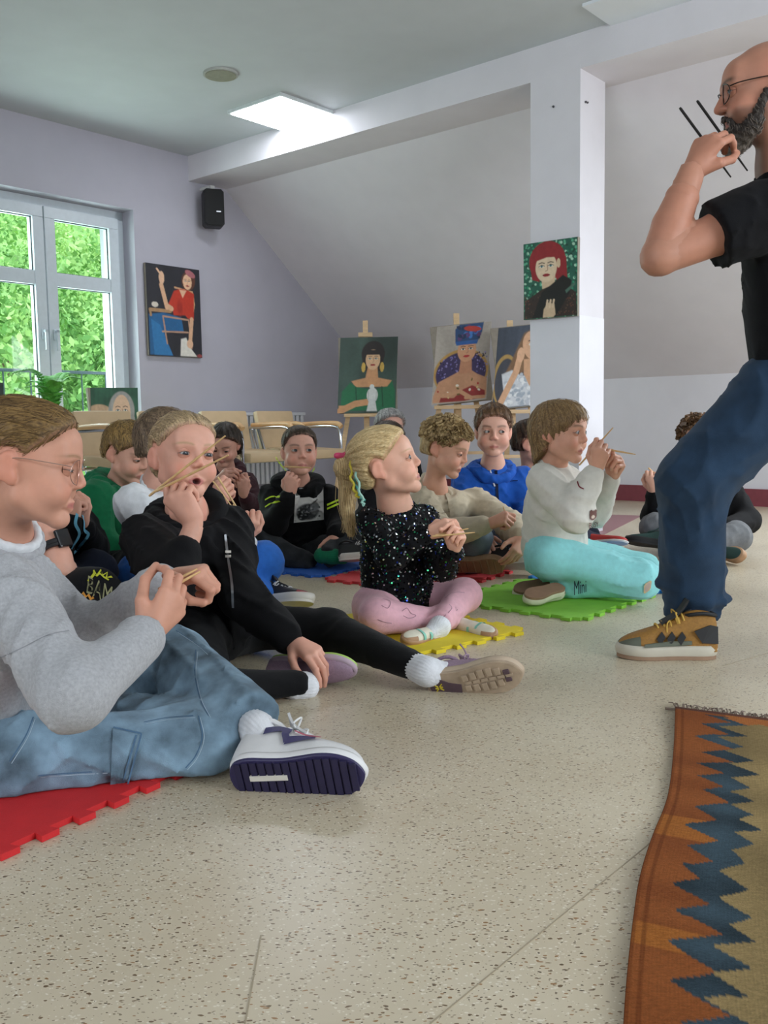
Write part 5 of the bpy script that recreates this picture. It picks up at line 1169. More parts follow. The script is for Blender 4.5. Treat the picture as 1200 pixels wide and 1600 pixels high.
def p_kneel_girl():
    hf = unit((.80, -.60, -.04)); hup = unit((.02, .02, 1))
    head = W(876, 674, 3.18); neck = W(862, 726, 3.22)
    sR = W(847, 752, 3.10); sL = W(882, 752, 3.34)
    eR = W(897, 806, 2.98); wR = W(930, 736, 2.98); eL = W(930, 795, 3.16); wL = W(957, 745, 3.06)
    hR = W(858, 868, 3.14); hL = W(872, 868, 3.30)
    kR = W(1002, 905, 3.06); aR = W(878, 915, 3.16); kL = W(1000, 893, 3.26); aL = W(868, 905, 3.34)
    keep('kneel', person('kneeling girl in white sweatshirt and turquoise trousers on the green mat', head, hf, hup, .93, neck, (sL, sR), (hL, hR),
        [(eL, wL, W(968, 718, 3.02)-wL, V3(.75, .5, .2), 'pinch', .8), (eR, wR, W(937, 708, 2.96)-wR, V3(-.3, -.9, .2), 'pinch', .8)],
        [(kL, aL), (kR, aR)], SK('d8a48b'),
        dict(base='5f4630', hi='a08358', thick=.009, pole=(0, -.04, .11), nape=-.15, disp=.0018, strands=60, fringe=.045, side=.0, extra=long_hair, earcut=0),
        dict(mat=OFFW, name='sweatshirt', sr=.052, fold=.007, ff=70, width=1.1, depth=.105, hem=.0), dict(mat=TURQ, name='joggers', r=(.080, .064, .052), fold=.006, ff=75, cuff=True, short=.10),
        front=V3(.93, -.35, 0), hres=.0028, handres=.0026, cres=.0065, eyes=(.40, .35), look=unit((.95, -.3, .0)), brow='6b4c33', iris='33302c', lip='b56a62', chub=.8, seed=11), neck)
def long_hair(S, L):
    S.cone(L(-.04, -.05, 0), L(-.045, -.045, -.125), .04, .026, .03); S.cone(L(.04, -.05, 0), L(.045, -.045, -.125), .04, .026, .03); S.cone(L(0, -.07, 0), L(0, -.065, -.135), .04, .028, .03)
def p_curly_boy():
    hf = unit((.86, -.40, -.30)); hup = unit((.25, -.1, 1))
    head = W(697, 700, 3.72); neck = W(678, 762, 3.80)
    sR = W(657, 785, 3.70); sL = W(742, 785, 3.92)
    eR = W(685, 838, 3.55); wR = W(762, 818, 3.50); eL = W(800, 822, 3.72); wL = W(816, 838, 3.56)
    hR = W(655, 862, 3.85); hL = W(715, 858, 3.98)
    kR = W(745, 842, 3.62); aR = W(735, 884, 3.72); kL = W(790, 850, 3.85); aL = W(770, 878, 3.8)
    keep('curly', person('boy with curly blond hair in beige shirt bending over his hands', head, hf, hup, .95, neck, (sL, sR), (hL, hR),
        [(eL, wL, W(808, 862, 3.52)-wL, V3(.5, -.6, .3), 'hang', .85), (eR, wR, W(800, 804, 3.46)-wR, V3(.1, -.6, .8), 'hold', .85)],
        [(kL, aL), (kR, aR)], SK('d6a289'),
        dict(base='7d6642', hi='cdb283', thick=.013, pole=(0, -.04, .11), nape=-.045, fringe=.012, disp=.003, strands=30, top=.012, curls=(700, .0085, .055, .02)),
        dict(mat=BEIGE, name='shirt', sr=.056, fold=.007, collar=.0), dict(mat=LGREY, name='jeans', r=(.078, .062, .052), fold=.005),
        front=V3(.85, -.5, 0), hres=.0034, handres=.003, cres=.007, eyes=(.10, .30), look=unit((.9, -.4, -.6)), brow='8a6c48', iris='33302c', lip='b56a62', seed=14, bend=.03), neck)
def p_blue_boy():
    hf = unit((-.08, -1, -.02)); hup = unit((.02, 0, 1))
    head = W(771, 673, 4.05); neck = W(770, 727, 4.12)
    sR = W(728, 752, 4.12); sL = W(815, 750, 4.15)
    eR = W(716, 806, 3.98); wR = W(742, 830, 3.80); eL = W(826, 808, 4.02); wL = W(818, 832, 3.82)
    hR = W(738, 852, 4.12); hL = W(798, 850, 4.14)
    kR = W(745, 832, 3.86); aR = W(770, 872, 3.82); kL = W(846, 838, 3.92); aL = W(800, 872, 3.85)
    keep('blue', person('boy in bright blue hoodie looking sideways in front of the easels', head, hf, hup, .97, neck, (sL, sR), (hL, hR),
        [(eL, wL, V3(-.25, -.5, -.6), V3(.3, -.6, .6), 'hang', .9), (eR, wR, V3(.5, -.5, -.5), V3(0, -.6, .6), 'hang', .9)],
        [(kL, aL), (kR, aR)], SK('d9a793'),
        dict(base='3d2a1d', hi='7a5a3c', thick=.010, pole=(0, -.05, .11), nape=-.04, fringe=.014, disp=.002, strands=45, top=.008, extra=tuft_fringe),
        dict(mat=BLUE, name='hoodie', sr=.056, fold=.007, width=1.1), dict(mat=NAVY, name='trousers', fold=.005),
        hres=.0034, handres=.0034, cres=.007, eyes=(.40, .35), look=unit((.75, -1, .0)), brow='5a4230', iris='33302c', lip='b86a64', chub=1., seed=17), neck)
def tuft_fringe(S, L):
    for x in (-.035, -.018, .0, .018, .035): S.cone(L(x, .062, .085), L(x+.012, .092, .050-.1*abs(x)), .016, .006, .012)
def p_neon_boy():
    hf = unit((.22, -1, .06)); hup = unit((.0, .05, 1))
    head = W(468, 704, 4.10); neck = W(466, 754, 4.18)
    sR = W(423, 777, 4.16); sL = W(513, 777, 4.20)
    eR = W(428, 818, 4.0); wR = W(452, 776, 3.88); eL = W(532, 822, 4.08); wL = W(524, 834, 3.92)
    hR = W(440, 868, 4.18); hL = W(500, 866, 4.18)
    kR = W(400, 846, 3.98); aR = W(478, 878, 3.92); kL = W(535, 848, 3.98); aL = W(516, 868, 3.86)
    keep('neon', person('boy in black hoodie with neon stripes blowing a stick at his lips', head, hf, hup, .96, neck, (sL, sR), (hL, hR),
        [(eL, wL, V3(-.1, -.4, -.6), V3(.2, -.7, .4), 'hang', .85), (eR, wR, W(456, 738, 3.88)-wR, V3(-.2, -.9, .1), 'hold', .85)],
        [(kL, aL), (kR, aR)], SK('d5a18d'),
        dict(base='2f251e', hi='5d4c3c', thick=.005, pole=(0, -.03, .11), nape=-.04, fringe=.004, disp=.0012, strands=40, top=.004),
        dict(mat=BLACK, name='hoodie', sr=.056, fold=.007, width=1.1), dict(mat=CAMO, name='trousers', fold=.005, short=-.12),
        hres=.0034, handres=.003, cres=.007, eyes=(.42, .35), look=unit((.6, -1, .25)), brow='4d3b2c', iris='3a3f40', lip='b8706a', chub=1., seed=19), neck)
def p_maroon_girl():
    hf = unit((-.15, -.92, -.42)); hup = unit((.02, -.3, 1))
    head = W(351, 694, 4.90); neck = W(352, 734, 4.98)
    sR = W(320, 757, 4.95); sL = W(384, 755, 5.0)
    eR = W(322, 790, 4.75); wR = W(338, 752, 4.62); eL = W(402, 800, 4.8); wL = W(382, 776, 4.62)
    hR = W(325, 838, 5.0); hL = W(380, 838, 5.0)
    keep('maroon', person('dark haired girl in maroon hoodie looking down at her sticks', head, hf, hup, .93, neck, (sL, sR), (hL, hR),
        [(eL, wL, W(381, 752, 4.6)-wL, V3(.5, -.7, .1), 'pinch', .9), (eR, wR, W(352, 742, 4.58)-wR, V3(-.1, -.8, .5), 'pinch_open', .9)],
        [(W(420, 848, 4.6), W(360, 862, 4.6)), (W(300, 848, 4.6), W(340, 864, 4.6))], SK('c08f7c'),
        dict(base='171310', hi='41352b', thick=.012, pole=(0, -.04, .11), nape=-.15, fringe=-.004, disp=.0018, strands=40, extra=long_hair, earcut=0),
        dict(mat=MAROON, name='hoodie', sr=.054, fold=.006, width=1.1), dict(mat=NAVY, name='trousers', fold=.004),
        hres=.004, handres=.0034, cres=.008, eyes=(.15, .3), look=unit((0, -1, -.8)), brow='2c211a', iris='22201e', lip='a8625c', seed=21, front=V3(0, -1, 0)), neck)
def p_white_boy():
    hf = unit((.95, .15, -.08)); hup = unit((.05, 0, 1))
    head = W(262, 698, 2.95); neck = W(246, 760, 2.99)
    sR = W(208, 788, 2.84); sL = W(290, 785, 3.10)
    eR = W(285, 845, 2.80); wR = W(338, 795, 2.84); eL = W(368, 880, 2.98); wL = W(382, 846, 2.86)
    hR = W(225, 905, 2.90); hL = W(290, 900, 3.05)
    kR = W(300, 905, 2.62); aR = W(430, 938, 2.90); kL = W(408, 880, 2.92); aL = W(330, 925, 2.80)
    keep('white', person('boy in white long sleeved shirt and blue joggers behind the girl in black', head, hf, hup, .95, neck, (sL, sR), (hL, hR),
        [(eL, wL, W(392, 808, 2.82)-wL, V3(.3, -.8, .3), 'hold', .84), (eR, wR, W(346, 765, 2.80)-wR, V3(-.2, -.8, .3), 'hold', .84)],
        [(kL, aL), (kR, aR)], SK('d3a08c'),
        dict(base='40332a', hi='8a745c', thick=.003, pole=(0, -.05, .11), nape=-.030, fringe=.006, disp=.0012, strands=45, top=.022),
        dict(mat=WHITE, name='shirt', sr=.054, fold=.006, width=1.05), dict(mat=BLUEP, name='joggers', r=(.082, .068, .05), fold=.004),
        hres=.003, handres=.0026, cres=.007, eyes=(.3, .3), look=hf, brow='5a4230', seed=23, front=V3(.85, -.3, 0)), neck)
def p_green_boy():
    hf = unit((.82, -.45, -.30)); hup = unit((.2, -.1, 1))
    head = W(201, 708, 3.42); neck = W(187, 758, 3.48)
    sR = W(150, 778, 3.28); sL = W(225, 778, 3.52)
    eR = W(160, 850, 3.2); wR = W(235, 872, 3.15); eL = W(250, 850, 3.4); wL = W(280, 860, 3.2)
    hR = W(150, 890, 3.35); hL = W(215, 888, 3.5)
    keep('green', person('boy in green hoodie looking down beside the beige chairs', head, hf, hup, .93, neck, (sL, sR), (hL, hR),
        [(eL, wL, V3(.5, -.5, 0), V3(0, -.5, .8), 'fist', .85), (eR, wR, V3(.6, -.3, 0), V3(0, -.5, .8), 'fist', .85)],
        [(W(290, 885, 3.3), W(240, 920, 3.2)), (W(215, 888, 3.0), W(290, 925, 3.1))], SK('cf9d88'),
        dict(base='3f2f20', hi='a5854f', thick=.010, pole=(0, -.05, .11), nape=-.03, fringe=.010, disp=.0022, strands=40, top=.010, extra=tuft_fringe),
        dict(mat=GREEN, name='hoodie', sr=.056, fold=.008), dict(mat=BLACK, name='trousers', fold=.005),
        hres=.003, handres=.004, cres=.007, eyes=(.12, .3), look=unit((.8, -.4, -.7)), brow='5a4632', iris='33302c', lip='b06a62', seed=25, front=V3(.85, -.5, 0)), neck)
def p_stripe_kid():
    head = W(32, 722, 2.70); neck = W(55, 778, 2.78)
    sR = W(60, 815, 2.70); sL = W(118, 812, 2.86); eR = W(80, 860, 2.6); wR = W(112, 818, 2.56); eL = W(140, 858, 2.84); wL = W(130, 822, 2.66)
    hR = W(50, 905, 2.8); hL = W(105, 905, 2.9)
    keep('stripe', person('child in black jacket with light blue stripes, face hidden behind the girl with glasses', head, unit((.9, -.3, -.1)), ZUP, .86, neck, (sL, sR), (hL, hR),
        [(eL, wL, W(124, 790, 2.62)-wL, V3(.6, -.7, .2), 'fist', .85), (eR, wR, W(112, 790, 2.6)-wR, V3(-.4, -.9, 0), 'fist', .8)],
        [(W(150, 895, 2.72), W(100, 925, 2.6)), (W(95, 915, 2.52), W(160, 930, 2.7))], SK('cd9a85'),
        dict(base='2f241b', hi='5a4634', thick=.008, pole=(0, -.05, .11), nape=-.04, fringe=.01, top=.004),
        dict(mat=BLACK, name='jacket', sr=.052, fold=.006), dict(mat=NAVY, name='trousers', fold=.005),
        hres=.006, handres=.0034, cres=.0075, eyes=(.4, .3), brow='4a3828', seed=27, front=V3(.8, -.5, 0)), neck)
def p_watch_kid():
    head = W(12, 715, 2.25); neck = W(8, 800, 2.3)
    sR = W(-20, 845, 2.22); sL = W(52, 850, 2.36); eR = W(-30, 930, 2.1); wR = W(30, 950, 2.0); eL = W(100, 893, 2.08); wL = W(78, 832, 2.10)
    hR = W(-20, 960, 2.3); hL = W(40, 955, 2.42)
    keep('watch', person('child in black tee with wristwatch resting an elbow on printed shorts', head, unit((.95, -.2, -.1)), ZUP, .86, neck, (sL, sR), (hL, hR),
        [(eL, wL, W(66, 785, 2.14)-wL, V3(.5, -.8, .1), 'hold', .84), (eR, wR, V3(1, 0, 0), ZUP, 'relaxed', .84)],
        [(W(143, 935, 2.06), W(100, 1010, 2.0)), (W(60, 985, 1.98), W(130, 1030, 2.05))], SK('cd9a86'),
        dict(base='2f241b', hi='5a4634', thick=.008, pole=(0, -.05, .11), nape=-.04, fringe=.01, top=.004),
        dict(mat=TEE, name='tee_shirt', sr=.050, fold=.005, sleeve=.55), dict(mat=TEE, name='shorts', r=(.074, .066, .05), fold=.003),
        hres=.006, handres=.0034, cres=.0065, far_arm=1, eyes=(.4, .3), brow='4a3828', seed=29, front=V3(.9, -.4, 0), bare_arms=(1, 1), armr=.031), neck)
def p_back_people():
    head = W(610, 670, 5.4); neck = W(612, 712, 5.5)
    sR = W(585, 735, 5.5); sL = W(642, 733, 5.5)
    keep('elder', person('grey haired person in black clothes sitting behind the small blond girl', head, unit((.25, -1, -.05)), ZUP, 1., neck, (sL, sR), (W(590, 815, 5.5), W(635, 815, 5.5)),
        [(W(655, 780, 5.4), W(640, 800, 5.2), V3(0, -1, 0), ZUP, 'relaxed', .9), (W(578, 780, 5.4), W(590, 800, 5.2), V3(0, -1, 0), ZUP, 'relaxed', .9)],
        [(W(665, 810, 5.2), W(620, 828, 5.1)), (W(570, 810, 5.2), W(610, 828, 5.1))], SK('cf9f8e'),
        dict(base='6b6a69', hi='b5b3b0', thick=.012, pole=(0, -.04, .11), nape=-.06, fringe=.0, disp=.002, strands=35),
        dict(mat=BLACK, name='jumper', sr=.060, fold=.005, width=1.1), dict(mat=NAVY, name='trousers', fold=.004), hres=.0045, handres=.0045, cres=.009, eyes=(.4, .3), brow='77706a', seed=31), neck)
    head = W(607, 692, 4.85); neck = W(606, 742, 4.9)
    keep('dark', person('child whose dark hair shows above the small blond girl', head, unit((.5, -.85, -.1)), ZUP, .93, neck, (W(638, 768, 4.95), W(580, 768, 4.9)), (W(630, 840, 4.9), W(585, 840, 4.9)),
        [(W(650, 810, 4.8), W(630, 825, 4.6), V3(0, -1, 0), ZUP, 'relaxed', .85), (W(572, 810, 4.8), W(590, 825, 4.6), V3(0, -1, 0), ZUP, 'relaxed', .85)],
        [(W(660, 845, 4.6), W(610, 862, 4.5)), (W(560, 845, 4.6), W(600, 862, 4.5))], SK('cf9f8a'),
        dict(base='231b16', hi='55463a', thick=.010, pole=(0, -.05, .11), nape=-.04, fringe=.012, disp=.003, strands=30, top=.006),
        dict(mat=BLACK, name='jumper', sr=.052, fold=.005), dict(mat=NAVY, name='trousers', fold=.004), hres=.0045, handres=.0045, cres=.009, eyes=(.4, .3), brow='33261d', seed=33), neck)
    head = W(833, 692, 4.30); neck = W(830, 742, 4.36)
    keep('behind', person('boy with short brown hair half hidden behind the kneeling girl', head, unit((.9, -.35, -.1)), ZUP, .90, neck, (W(862, 770, 4.5), W(825, 768, 4.3)), (W(870, 850, 4.4), W(835, 850, 4.3)),
        [(W(890, 810, 4.3), W(900, 800, 4.1), V3(1, 0, 0), ZUP, 'fist', .85), (W(850, 815, 4.15), W(890, 810, 4.05), V3(1, 0, 0), ZUP, 'fist', .85)],
        [(W(915, 838, 4.3), W(900, 858, 4.2)), (W(900, 845, 4.0), W(935, 850, 4.05))], SK('cf9f8a'),
        dict(base='2a1c15', hi='5a4231', thick=.010, pole=(0, -.05, .11), nape=-.04, fringe=.010, disp=.0025, strands=35, top=.006),
        dict(mat=BEIGE, name='jumper', sr=.052, fold=.005), dict(mat=NAVY, name='trousers', fold=.004), hres=.004, handres=.0045, cres=.009, eyes=(.4, .3), brow='33261d', seed=35, front=V3(.9, -.4, 0)), neck)
def p_far_right():
    head = W(1088, 690, 4.35); neck = W(1092, 745, 4.4)
    sR = W(1055, 765, 4.38); sL = W(1142, 768, 4.42); eR = W(1022, 805, 4.2); wR = W(1022, 772, 4.12); eL = W(1168, 815, 4.3); wL = W(1130, 825, 4.1)
    hR = W(1065, 842, 4.4); hL = W(1130, 842, 4.4); kR = W(1026, 826, 4.12); aR = W(1090, 858, 4.02); kL = W(1150, 838, 4.1); aL = W(1088, 855, 4.0)
    keep('far', person('child in black jumper and grey joggers sitting behind the standing man', head, unit((-.35, -.9, -.05)), ZUP, .95, neck, (sL, sR), (hL, hR),
        [(eL, wL, V3(-1, -.2, 0), ZUP, 'fist', .85), (eR, wR, W(1020, 745, 4.1)-wR, V3(-.3, -.9, .1), 'hold', .85)],
        [(kL, aL), (kR, aR)], SK('d0a08a'),
        dict(base='3a281a', hi='765638', thick=.014, pole=(0, -.05, .11), nape=-.05, fringe=.010, disp=.003, strands=25, top=.010, curls=(200, .012, .055, .0)),
        dict(mat=BLACK, name='jumper', sr=.054, fold=.006, width=1.1), dict(mat=GREYT, name='joggers', r=(.080, .068, .05), fold=.005), hres=.0045, handres=.003, cres=.008, eyes=(.4, .3), brow='4a3423', seed=37, front=V3(-.2, -1, 0)), neck)
def bunch(S, I):
    a = W(1080, 958, 2.46)
    for dz, rr_, dx in ((.005, .076, .0), (.042, .090, .014), (.082, .085, -.010), (.12, .084, .006)): S.ell(a+V3(dx, 0, dz), (rr_, rr_, .024), None, .012)
def p_man():
    hf = unit((-1, .20, -.06)); hup = unit((.0, .0, 1))
    head = W(1194, 142, 2.40); neck = W(1222, 262, 2.44)
    sL = W(1196, 335, 2.24); sR = W(1246, 320, 2.60)
    eL = W(1030, 402, 2.22); wL = W(1080, 272, 2.24); eR = W(1300, 470, 2.65); wR = W(1230, 330, 2.75)
    hL = W(1214, 610, 2.36); hR = W(1248, 610, 2.56)
    kL = W(1084, 755, 2.40); aL = W(1082, 962, 2.46); kR = W(1330, 760, 2.66); aR = W(1420, 960, 2.95)
    keep('man', person('bald bearded man in black tee and dark jeans standing at the right edge', head, hf, hup, 1.06, neck, (sL, sR), (hL, hR),
        [(eL, wL, W(1104, 228, 2.24)-wL, V3(-.55, -.75, .25), 'pinch_open', .98), (eR, wR, V3(-.6, 0, .8), V3(0, 1, .3), 'hold', 1.02)],
        [(kL, aL), (kR, aR)], SK('b5806a'), None,
        dict(mat=TEE, name='tee_shirt', sr=.068, fold=.006, sleeve=.50, width=1.0, depth=.088, hem=.06, collar=.01), dict(mat=DENIM_D, name='jeans', r=(.098, .088, .070), fold=.006, ff=75, short=.05, zmin=.05, extra=bunch),
        front=V3(-1, -.1, 0), hres=.0026, handres=.0026, cres=.0075, eyes=(.30, .30), look=unit((-1, 0, -.1)), brow='4a3a30', brow_w=1.2, iris='33302c', lip='9a5a52', male=1., beard='3a332f', seed=41, far_arm=1, girth=1.06, armr=.046, bare_arms=(1, 1)), neck)
for fn in (p_grey_girl, p_black_girl, p_sequin_girl, p_kneel_girl, p_curly_boy, p_blue_boy, p_neon_boy, p_maroon_girl, p_white_boy, p_green_boy, p_stripe_kid, p_watch_kid, p_back_people, p_far_right, p_man): fn()
# ------------------------------------------------------------------ clothing details, shoes, things held
def hit(S, px, Y0, span=.5, off=.0):
    px = np.asarray(px, float); d = np.array([ray(x, y) for x, y in px]); d /= np.linalg.norm(d, axis=1)[:, None]; t = np.full(len(px), max(Y0-span, .3))
    for _ in range(60): t = t + np.clip(S.at(CAM + d*t[:, None]) - off, -.02, .06)*.75
    return CAM + d*np.minimum(t, Y0+span+.4)[:, None]
def patch_px(S, quad, nx, ny, name, m, parent, paint=None, off=.002, Y0=2.):
    """printed or sewn piece lying on the cloth, its corners given clockwise from the upper left"""
    U, V = np.meshgrid(np.linspace(0, 1, nx+1), np.linspace(0, 1, ny+1)); U = U.ravel(); V = V.ravel(); a, b, c, d = [np.array(q, float) for q in quad]
    px = np.outer((1-U)*(1-V), a) + np.outer(U*(1-V), b) + np.outer(U*V, c) + np.outer((1-U)*V, d); P = hit(S, px, Y0, off=off)
    F = np.array([[j*(nx+1)+i, (j+1)*(nx+1)+i, (j+1)*(nx+1)+i+1, j*(nx+1)+i+1] for j in range(ny) for i in range(nx)])
    col = None if paint is None else np.clip(paint(U, V), 0, 1)
    if col is not None and col.shape[1] == 4: keepf = (col[F][:, :, 3].mean(1) > .5); F = F[keepf]; col = col[:, :3]
    return mesh_np(name, P, F, m, parent, True, col)
def text_px(S, txt, quad, name, m, parent, off=.003, Y0=2.):
    cu = bpy.data.curves.new('t', 'FONT'); cu.body = txt; cu.size = 1.; cu.resolution_u = 2; ob = bpy.data.objects.new('t', cu); COL.objects.link(ob)
    me = bpy.data.meshes.new_from_object(ob.evaluated_get(bpy.context.evaluated_depsgraph_get())); bpy.data.objects.remove(ob); bpy.data.curves.remove(cu)
    v = np.array([p.co[:] for p in me.vertices]); f = [list(p.vertices) for p in me.polygons]; bpy.data.meshes.remove(me); v -= v.min(0); v /= np.maximum(v.max(0), 1e-6)
    U, V = v[:, 0], 1-v[:, 1]; a, b, c, d = [np.array(q, float) for q in quad]; px = np.outer((1-U)*(1-V), a) + np.outer(U*(1-V), b) + np.outer(U*V, c) + np.outer((1-U)*V, d)
    return mesh_np(name, hit(S, px, Y0, off=off), f, m, parent, False)
def strip_px(S, pts, w, name, m, parent, Y0=2., off=.0015, n=6, closed=False):
    c = np.array([(p[0], p[1]) for p in smoothcurve([(x, y, 0) for x, y in pts], n)]); q = hit(S, c, Y0, off=off); g = S.grad(q, .006); V = []
    for i in range(len(q)):
        t = unit(q[min(i+1, len(q)-1)]-q[max(i-1, 0)]); s = unit(np.cross(t, g[i])); V += [q[i]-s*w/2, q[i]+s*w/2]
    return mesh_np(name, V, [[2*i, 2*i+1, 2*i+3, 2*i+2] for i in range(len(q)-1)], m, parent, True)
def neckring(I, rad, tr, off, m, name='collar', a0=0., a1=2*math.pi, fwd=0.):
    n = unit(I['head']-I['neck']); f = I['RT'][1]-n*(I['RT'][1]@n); f = unit(f); x = np.cross(f, n); S = Sdf(.006)
    p = [I['neck'] + n*off + (x*math.sin(a) + f*math.cos(a))*rad + f*fwd - n*.012*math.cos(a) for a in np.linspace(a0, a1, 19)]
    for a, b in zip(p[:-1], p[1:]): S.cone(a, b, tr, tr); S.cone(a+n*tr*1.3, b+n*tr*1.3, tr*.8, tr*.8)
    v, f_ = S.mesh(.0035); return mesh_np(name, v, f_, m, I['root'], True)
def hl(I, *p): return loc(I['head'], I['R'], p, I['hs'])
def glasses(I, mf, rr=.0245, thick=.0012, rx=1.0):
    fr = MB()
    for x in (-1, 1):
        c = V3(x*.0335, .0955, -.006)
        fr.tube([hl(I, c[0]+rr*rx*math.cos(a), c[1]-.010*abs(math.cos(a))*(1 if x*math.cos(a) > 0 else .2), c[2]+rr*math.sin(a)) for a in np.linspace(0, 2*math.pi, 25)], thick, 6, False)
        fr.tube(smoothcurve([hl(I, x*.058, .086, .004), hl(I, x*.072, .060, .006), hl(I, x*.078, .0, .008), hl(I, x*.078, -.022, .0)], 5), thick*1.1, 6)
    fr.tube(smoothcurve([hl(I, -.010, .099, .0), hl(I, 0, .103, .004), hl(I, .010, .099, .0)], 4), thick, 6)
    o = fr.build('glasses', mf, I['root'], True)
    m, N, L, b = _new('lens'); tr = N.new('ShaderNodeBsdfTransparent'); tr.inputs[0].default_value = (.97, .98, .98, 1); gl = N.new('ShaderNodeBsdfGlossy'); gl.inputs['Roughness'].default_value = .03; mx = N.new('ShaderNodeMixShader'); mx.inputs[0].default_value = .07
    L.new(tr.outputs[0], mx.inputs[1]); L.new(gl.outputs[0], mx.inputs[2]); L.new(mx.outputs[0], N['Material Output'].inputs[0])
    for x in (-1, 1):
        lb = MB(); c = V3(x*.0335, .0955, -.006); lb.add([hl(I, c[0]+rr*rx*.98*math.cos(a), c[1]-.010*abs(math.cos(a))*(1 if x*math.cos(a) > 0 else .2), c[2]+rr*.98*math.sin(a)) for a in np.linspace(0, 2*math.pi, 25)[:-1]], [list(range(24))]); lb.build('lens', m, o)
    return o
def tipmid(I, i): F, T, R = I['hands'][i]; return (F[0][3]+T[3])/2
def held(I, i, a, b, label, r=.0028, da=0., db=0., m=None, group='wooden sticks held by the children', Y=None):
    Y = tipmid(I, i)[1] if Y is None else Y
    o = stick(W(*a, Y+da), W(*b, Y+db), r, m or STICK, label, group); return o
def sfx(up_, P): return up_
GOLD = mat('rose_gold_wire', 'c9a89c', .25, .9); ZIP = mat('zip_metal', '8f9296', .35, .8)
# --- girl in grey
I = I_['grey']; r = I['root']; glasses(I, GOLD, .0225, .0008)
neckring(I, .060, .009, .016, WHITE, 'tee_collar'); neckring(I, .068, .011, .0, GREY, 'neck_band')
B_ = I['S']['bottom']; T_ = I['S']['top']; STITCH = cloth('denim_seam', '4f6c88'); PALE = cloth('pale_stitching', 'a9bccb')
pk = patch_px(B_, [(177, 1136), (221, 1146), (197, 1236), (172, 1232)], 14, 20, 'cargo_pocket', DENIM, r, None, .005, 1.5)
for pts in ([(177, 1136), (221, 1146)], [(221, 1146), (197, 1236)], [(213, 1148), (190, 1230)]): strip_px(B_, [pts[0], ((pts[0][0]+pts[1][0])/2, (pts[0][1]+pts[1][1])/2), pts[1]], .003, 'pocket_stitching', STITCH, pk, 1.5, .0075)
for pts in ([(225, 1128), (262, 1121), (302, 1118)], [(310, 1118), (316, 1150), (306, 1180), (290, 1200)], [(15, 1190), (40, 1150), (52, 1120)], [(275, 985), (305, 1005), (322, 1020)], [(306, 1015), (304, 1050), (312, 1090), (326, 1118)], [(60, 1212), (110, 1208), (165, 1205)]):
    strip_px(B_, pts, .0022, 'seam', STITCH, I['bottom'], 1.55, .0005); strip_px(B_, [(x+3, y+3) for x, y in pts], .0010, 'seam_stitching', PALE, I['bottom'], 1.55, .0006)
strip_px(T_, [(0, 1028), (35, 1012), (75, 992), (108, 985)], .002, 'shoulder_seam', cloth('grey_seam', '8b8c90'), I['top'], 1.5, .0004, 10)
hL = W(358, 1216, 1.525); up_, P = shoe(r, hL, W(577, 1209, 1.485)-hL, V3(-.05, .955, .29), .236, LEA_W, RUB_P, LACE_W, tread=15, mid=LEA_W, hgt=1.7, w=1.08, solet=.018, insole=mat('dark_purple_tread', '221d40', .55), label='white sneaker with purple sole and purple zigzag', name='sneaker', side=-1)
k = .236
def shoe_side(P, pts, w, m, parent, name='logo_stripe', pr=None):
    prof = [(.0, .20, .07), (.03, .29, .115), (.10, .32, .130), (.20, .33, .130), (.30, .315, .125), (.40, .275, .125), (.52, .225, .140), (.65, .185, .158), (.78, .150, .156), (.88, .120, .130), (.95, .085, .088)]
    def Q(t, a, e=.016):
        hh = np.interp(t, [p[0] for p in prof], [p[1] for p in prof]); ww = np.interp(t, [p[0] for p in prof], [p[2] for p in prof]); ca, sa = math.cos(a), math.sin(a); bow = .022*pr*math.sin(min(max((t-.25)/.75, 0), 1)*math.pi*.5)
        return P(bow+(ww*1.08+e)*abs(ca)**.72, t*.985+.005, .055 + (hh*1.7*.88+e)*sa**.8 + .03*max(0, t-.8))
    c = smoothcurve([(t, a, 0) for t, a in pts], 4); V = []
    for i in range(len(c)):
        d = c[min(i+1, len(c)-1)]-c[max(i-1, 0)]; n = unit((-d[1]*.25, d[0]*4, 0))*np.array([.35, 1.3, 0]); V += [Q(c[i][0]-n[0]*w, c[i][1]-n[1]*w), Q(c[i][0]+n[0]*w, c[i][1]+n[1]*w)]
    return mesh_np(name, V, [[2*i, 2*i+1, 2*i+3, 2*i+2] for i in range(len(c)-1)], m, parent, True)
PUR = mat('purple_leather', '34305f', .5); CORAL = mat('coral_leather', 'b8566a', .5)
shoe_side(P, [(.20, .55), (.30, .72), (.40, .85)], .10, PUR, up_, pr=-1); shoe_side(P, [(.38, .86), (.37, .60), (.40, .36)], .10, PUR, up_, pr=-1); shoe_side(P, [(.39, .34), (.50, .48), (.62, .62)], .10, PUR, up_, pr=-1); shoe_side(P, [(.42, .92), (.54, .72), (.66, .70)], .055, CORAL, up_, pr=-1)
MB().box(P(0, .30, -.006), unit(P(1, 0, 0)-P(0, 0, 0)), unit(P(0, 1, 0)-P(0, 0, 0)), unit(P(0, 0, 1)-P(0, 0, 0)), .022*k, .14*k, .012*k).build('sole_window', RUB_W, up_)
sock(r, I['legs'][0][1], I['legs'][0][0]-I['legs'][0][1], .034, SOCK_W, .10, P(0, .22, .24))
held(I, 1, (243, 931), (313, 893), 'wooden stick lower in the hands of the girl in grey', Y=tipmid(I, 1)[1]-.035, db=.02); held(I, 1, (247, 921), (308, 889), 'wooden stick upper in the hands of the girl in grey', Y=tipmid(I, 1)[1]-.02, db=.03)
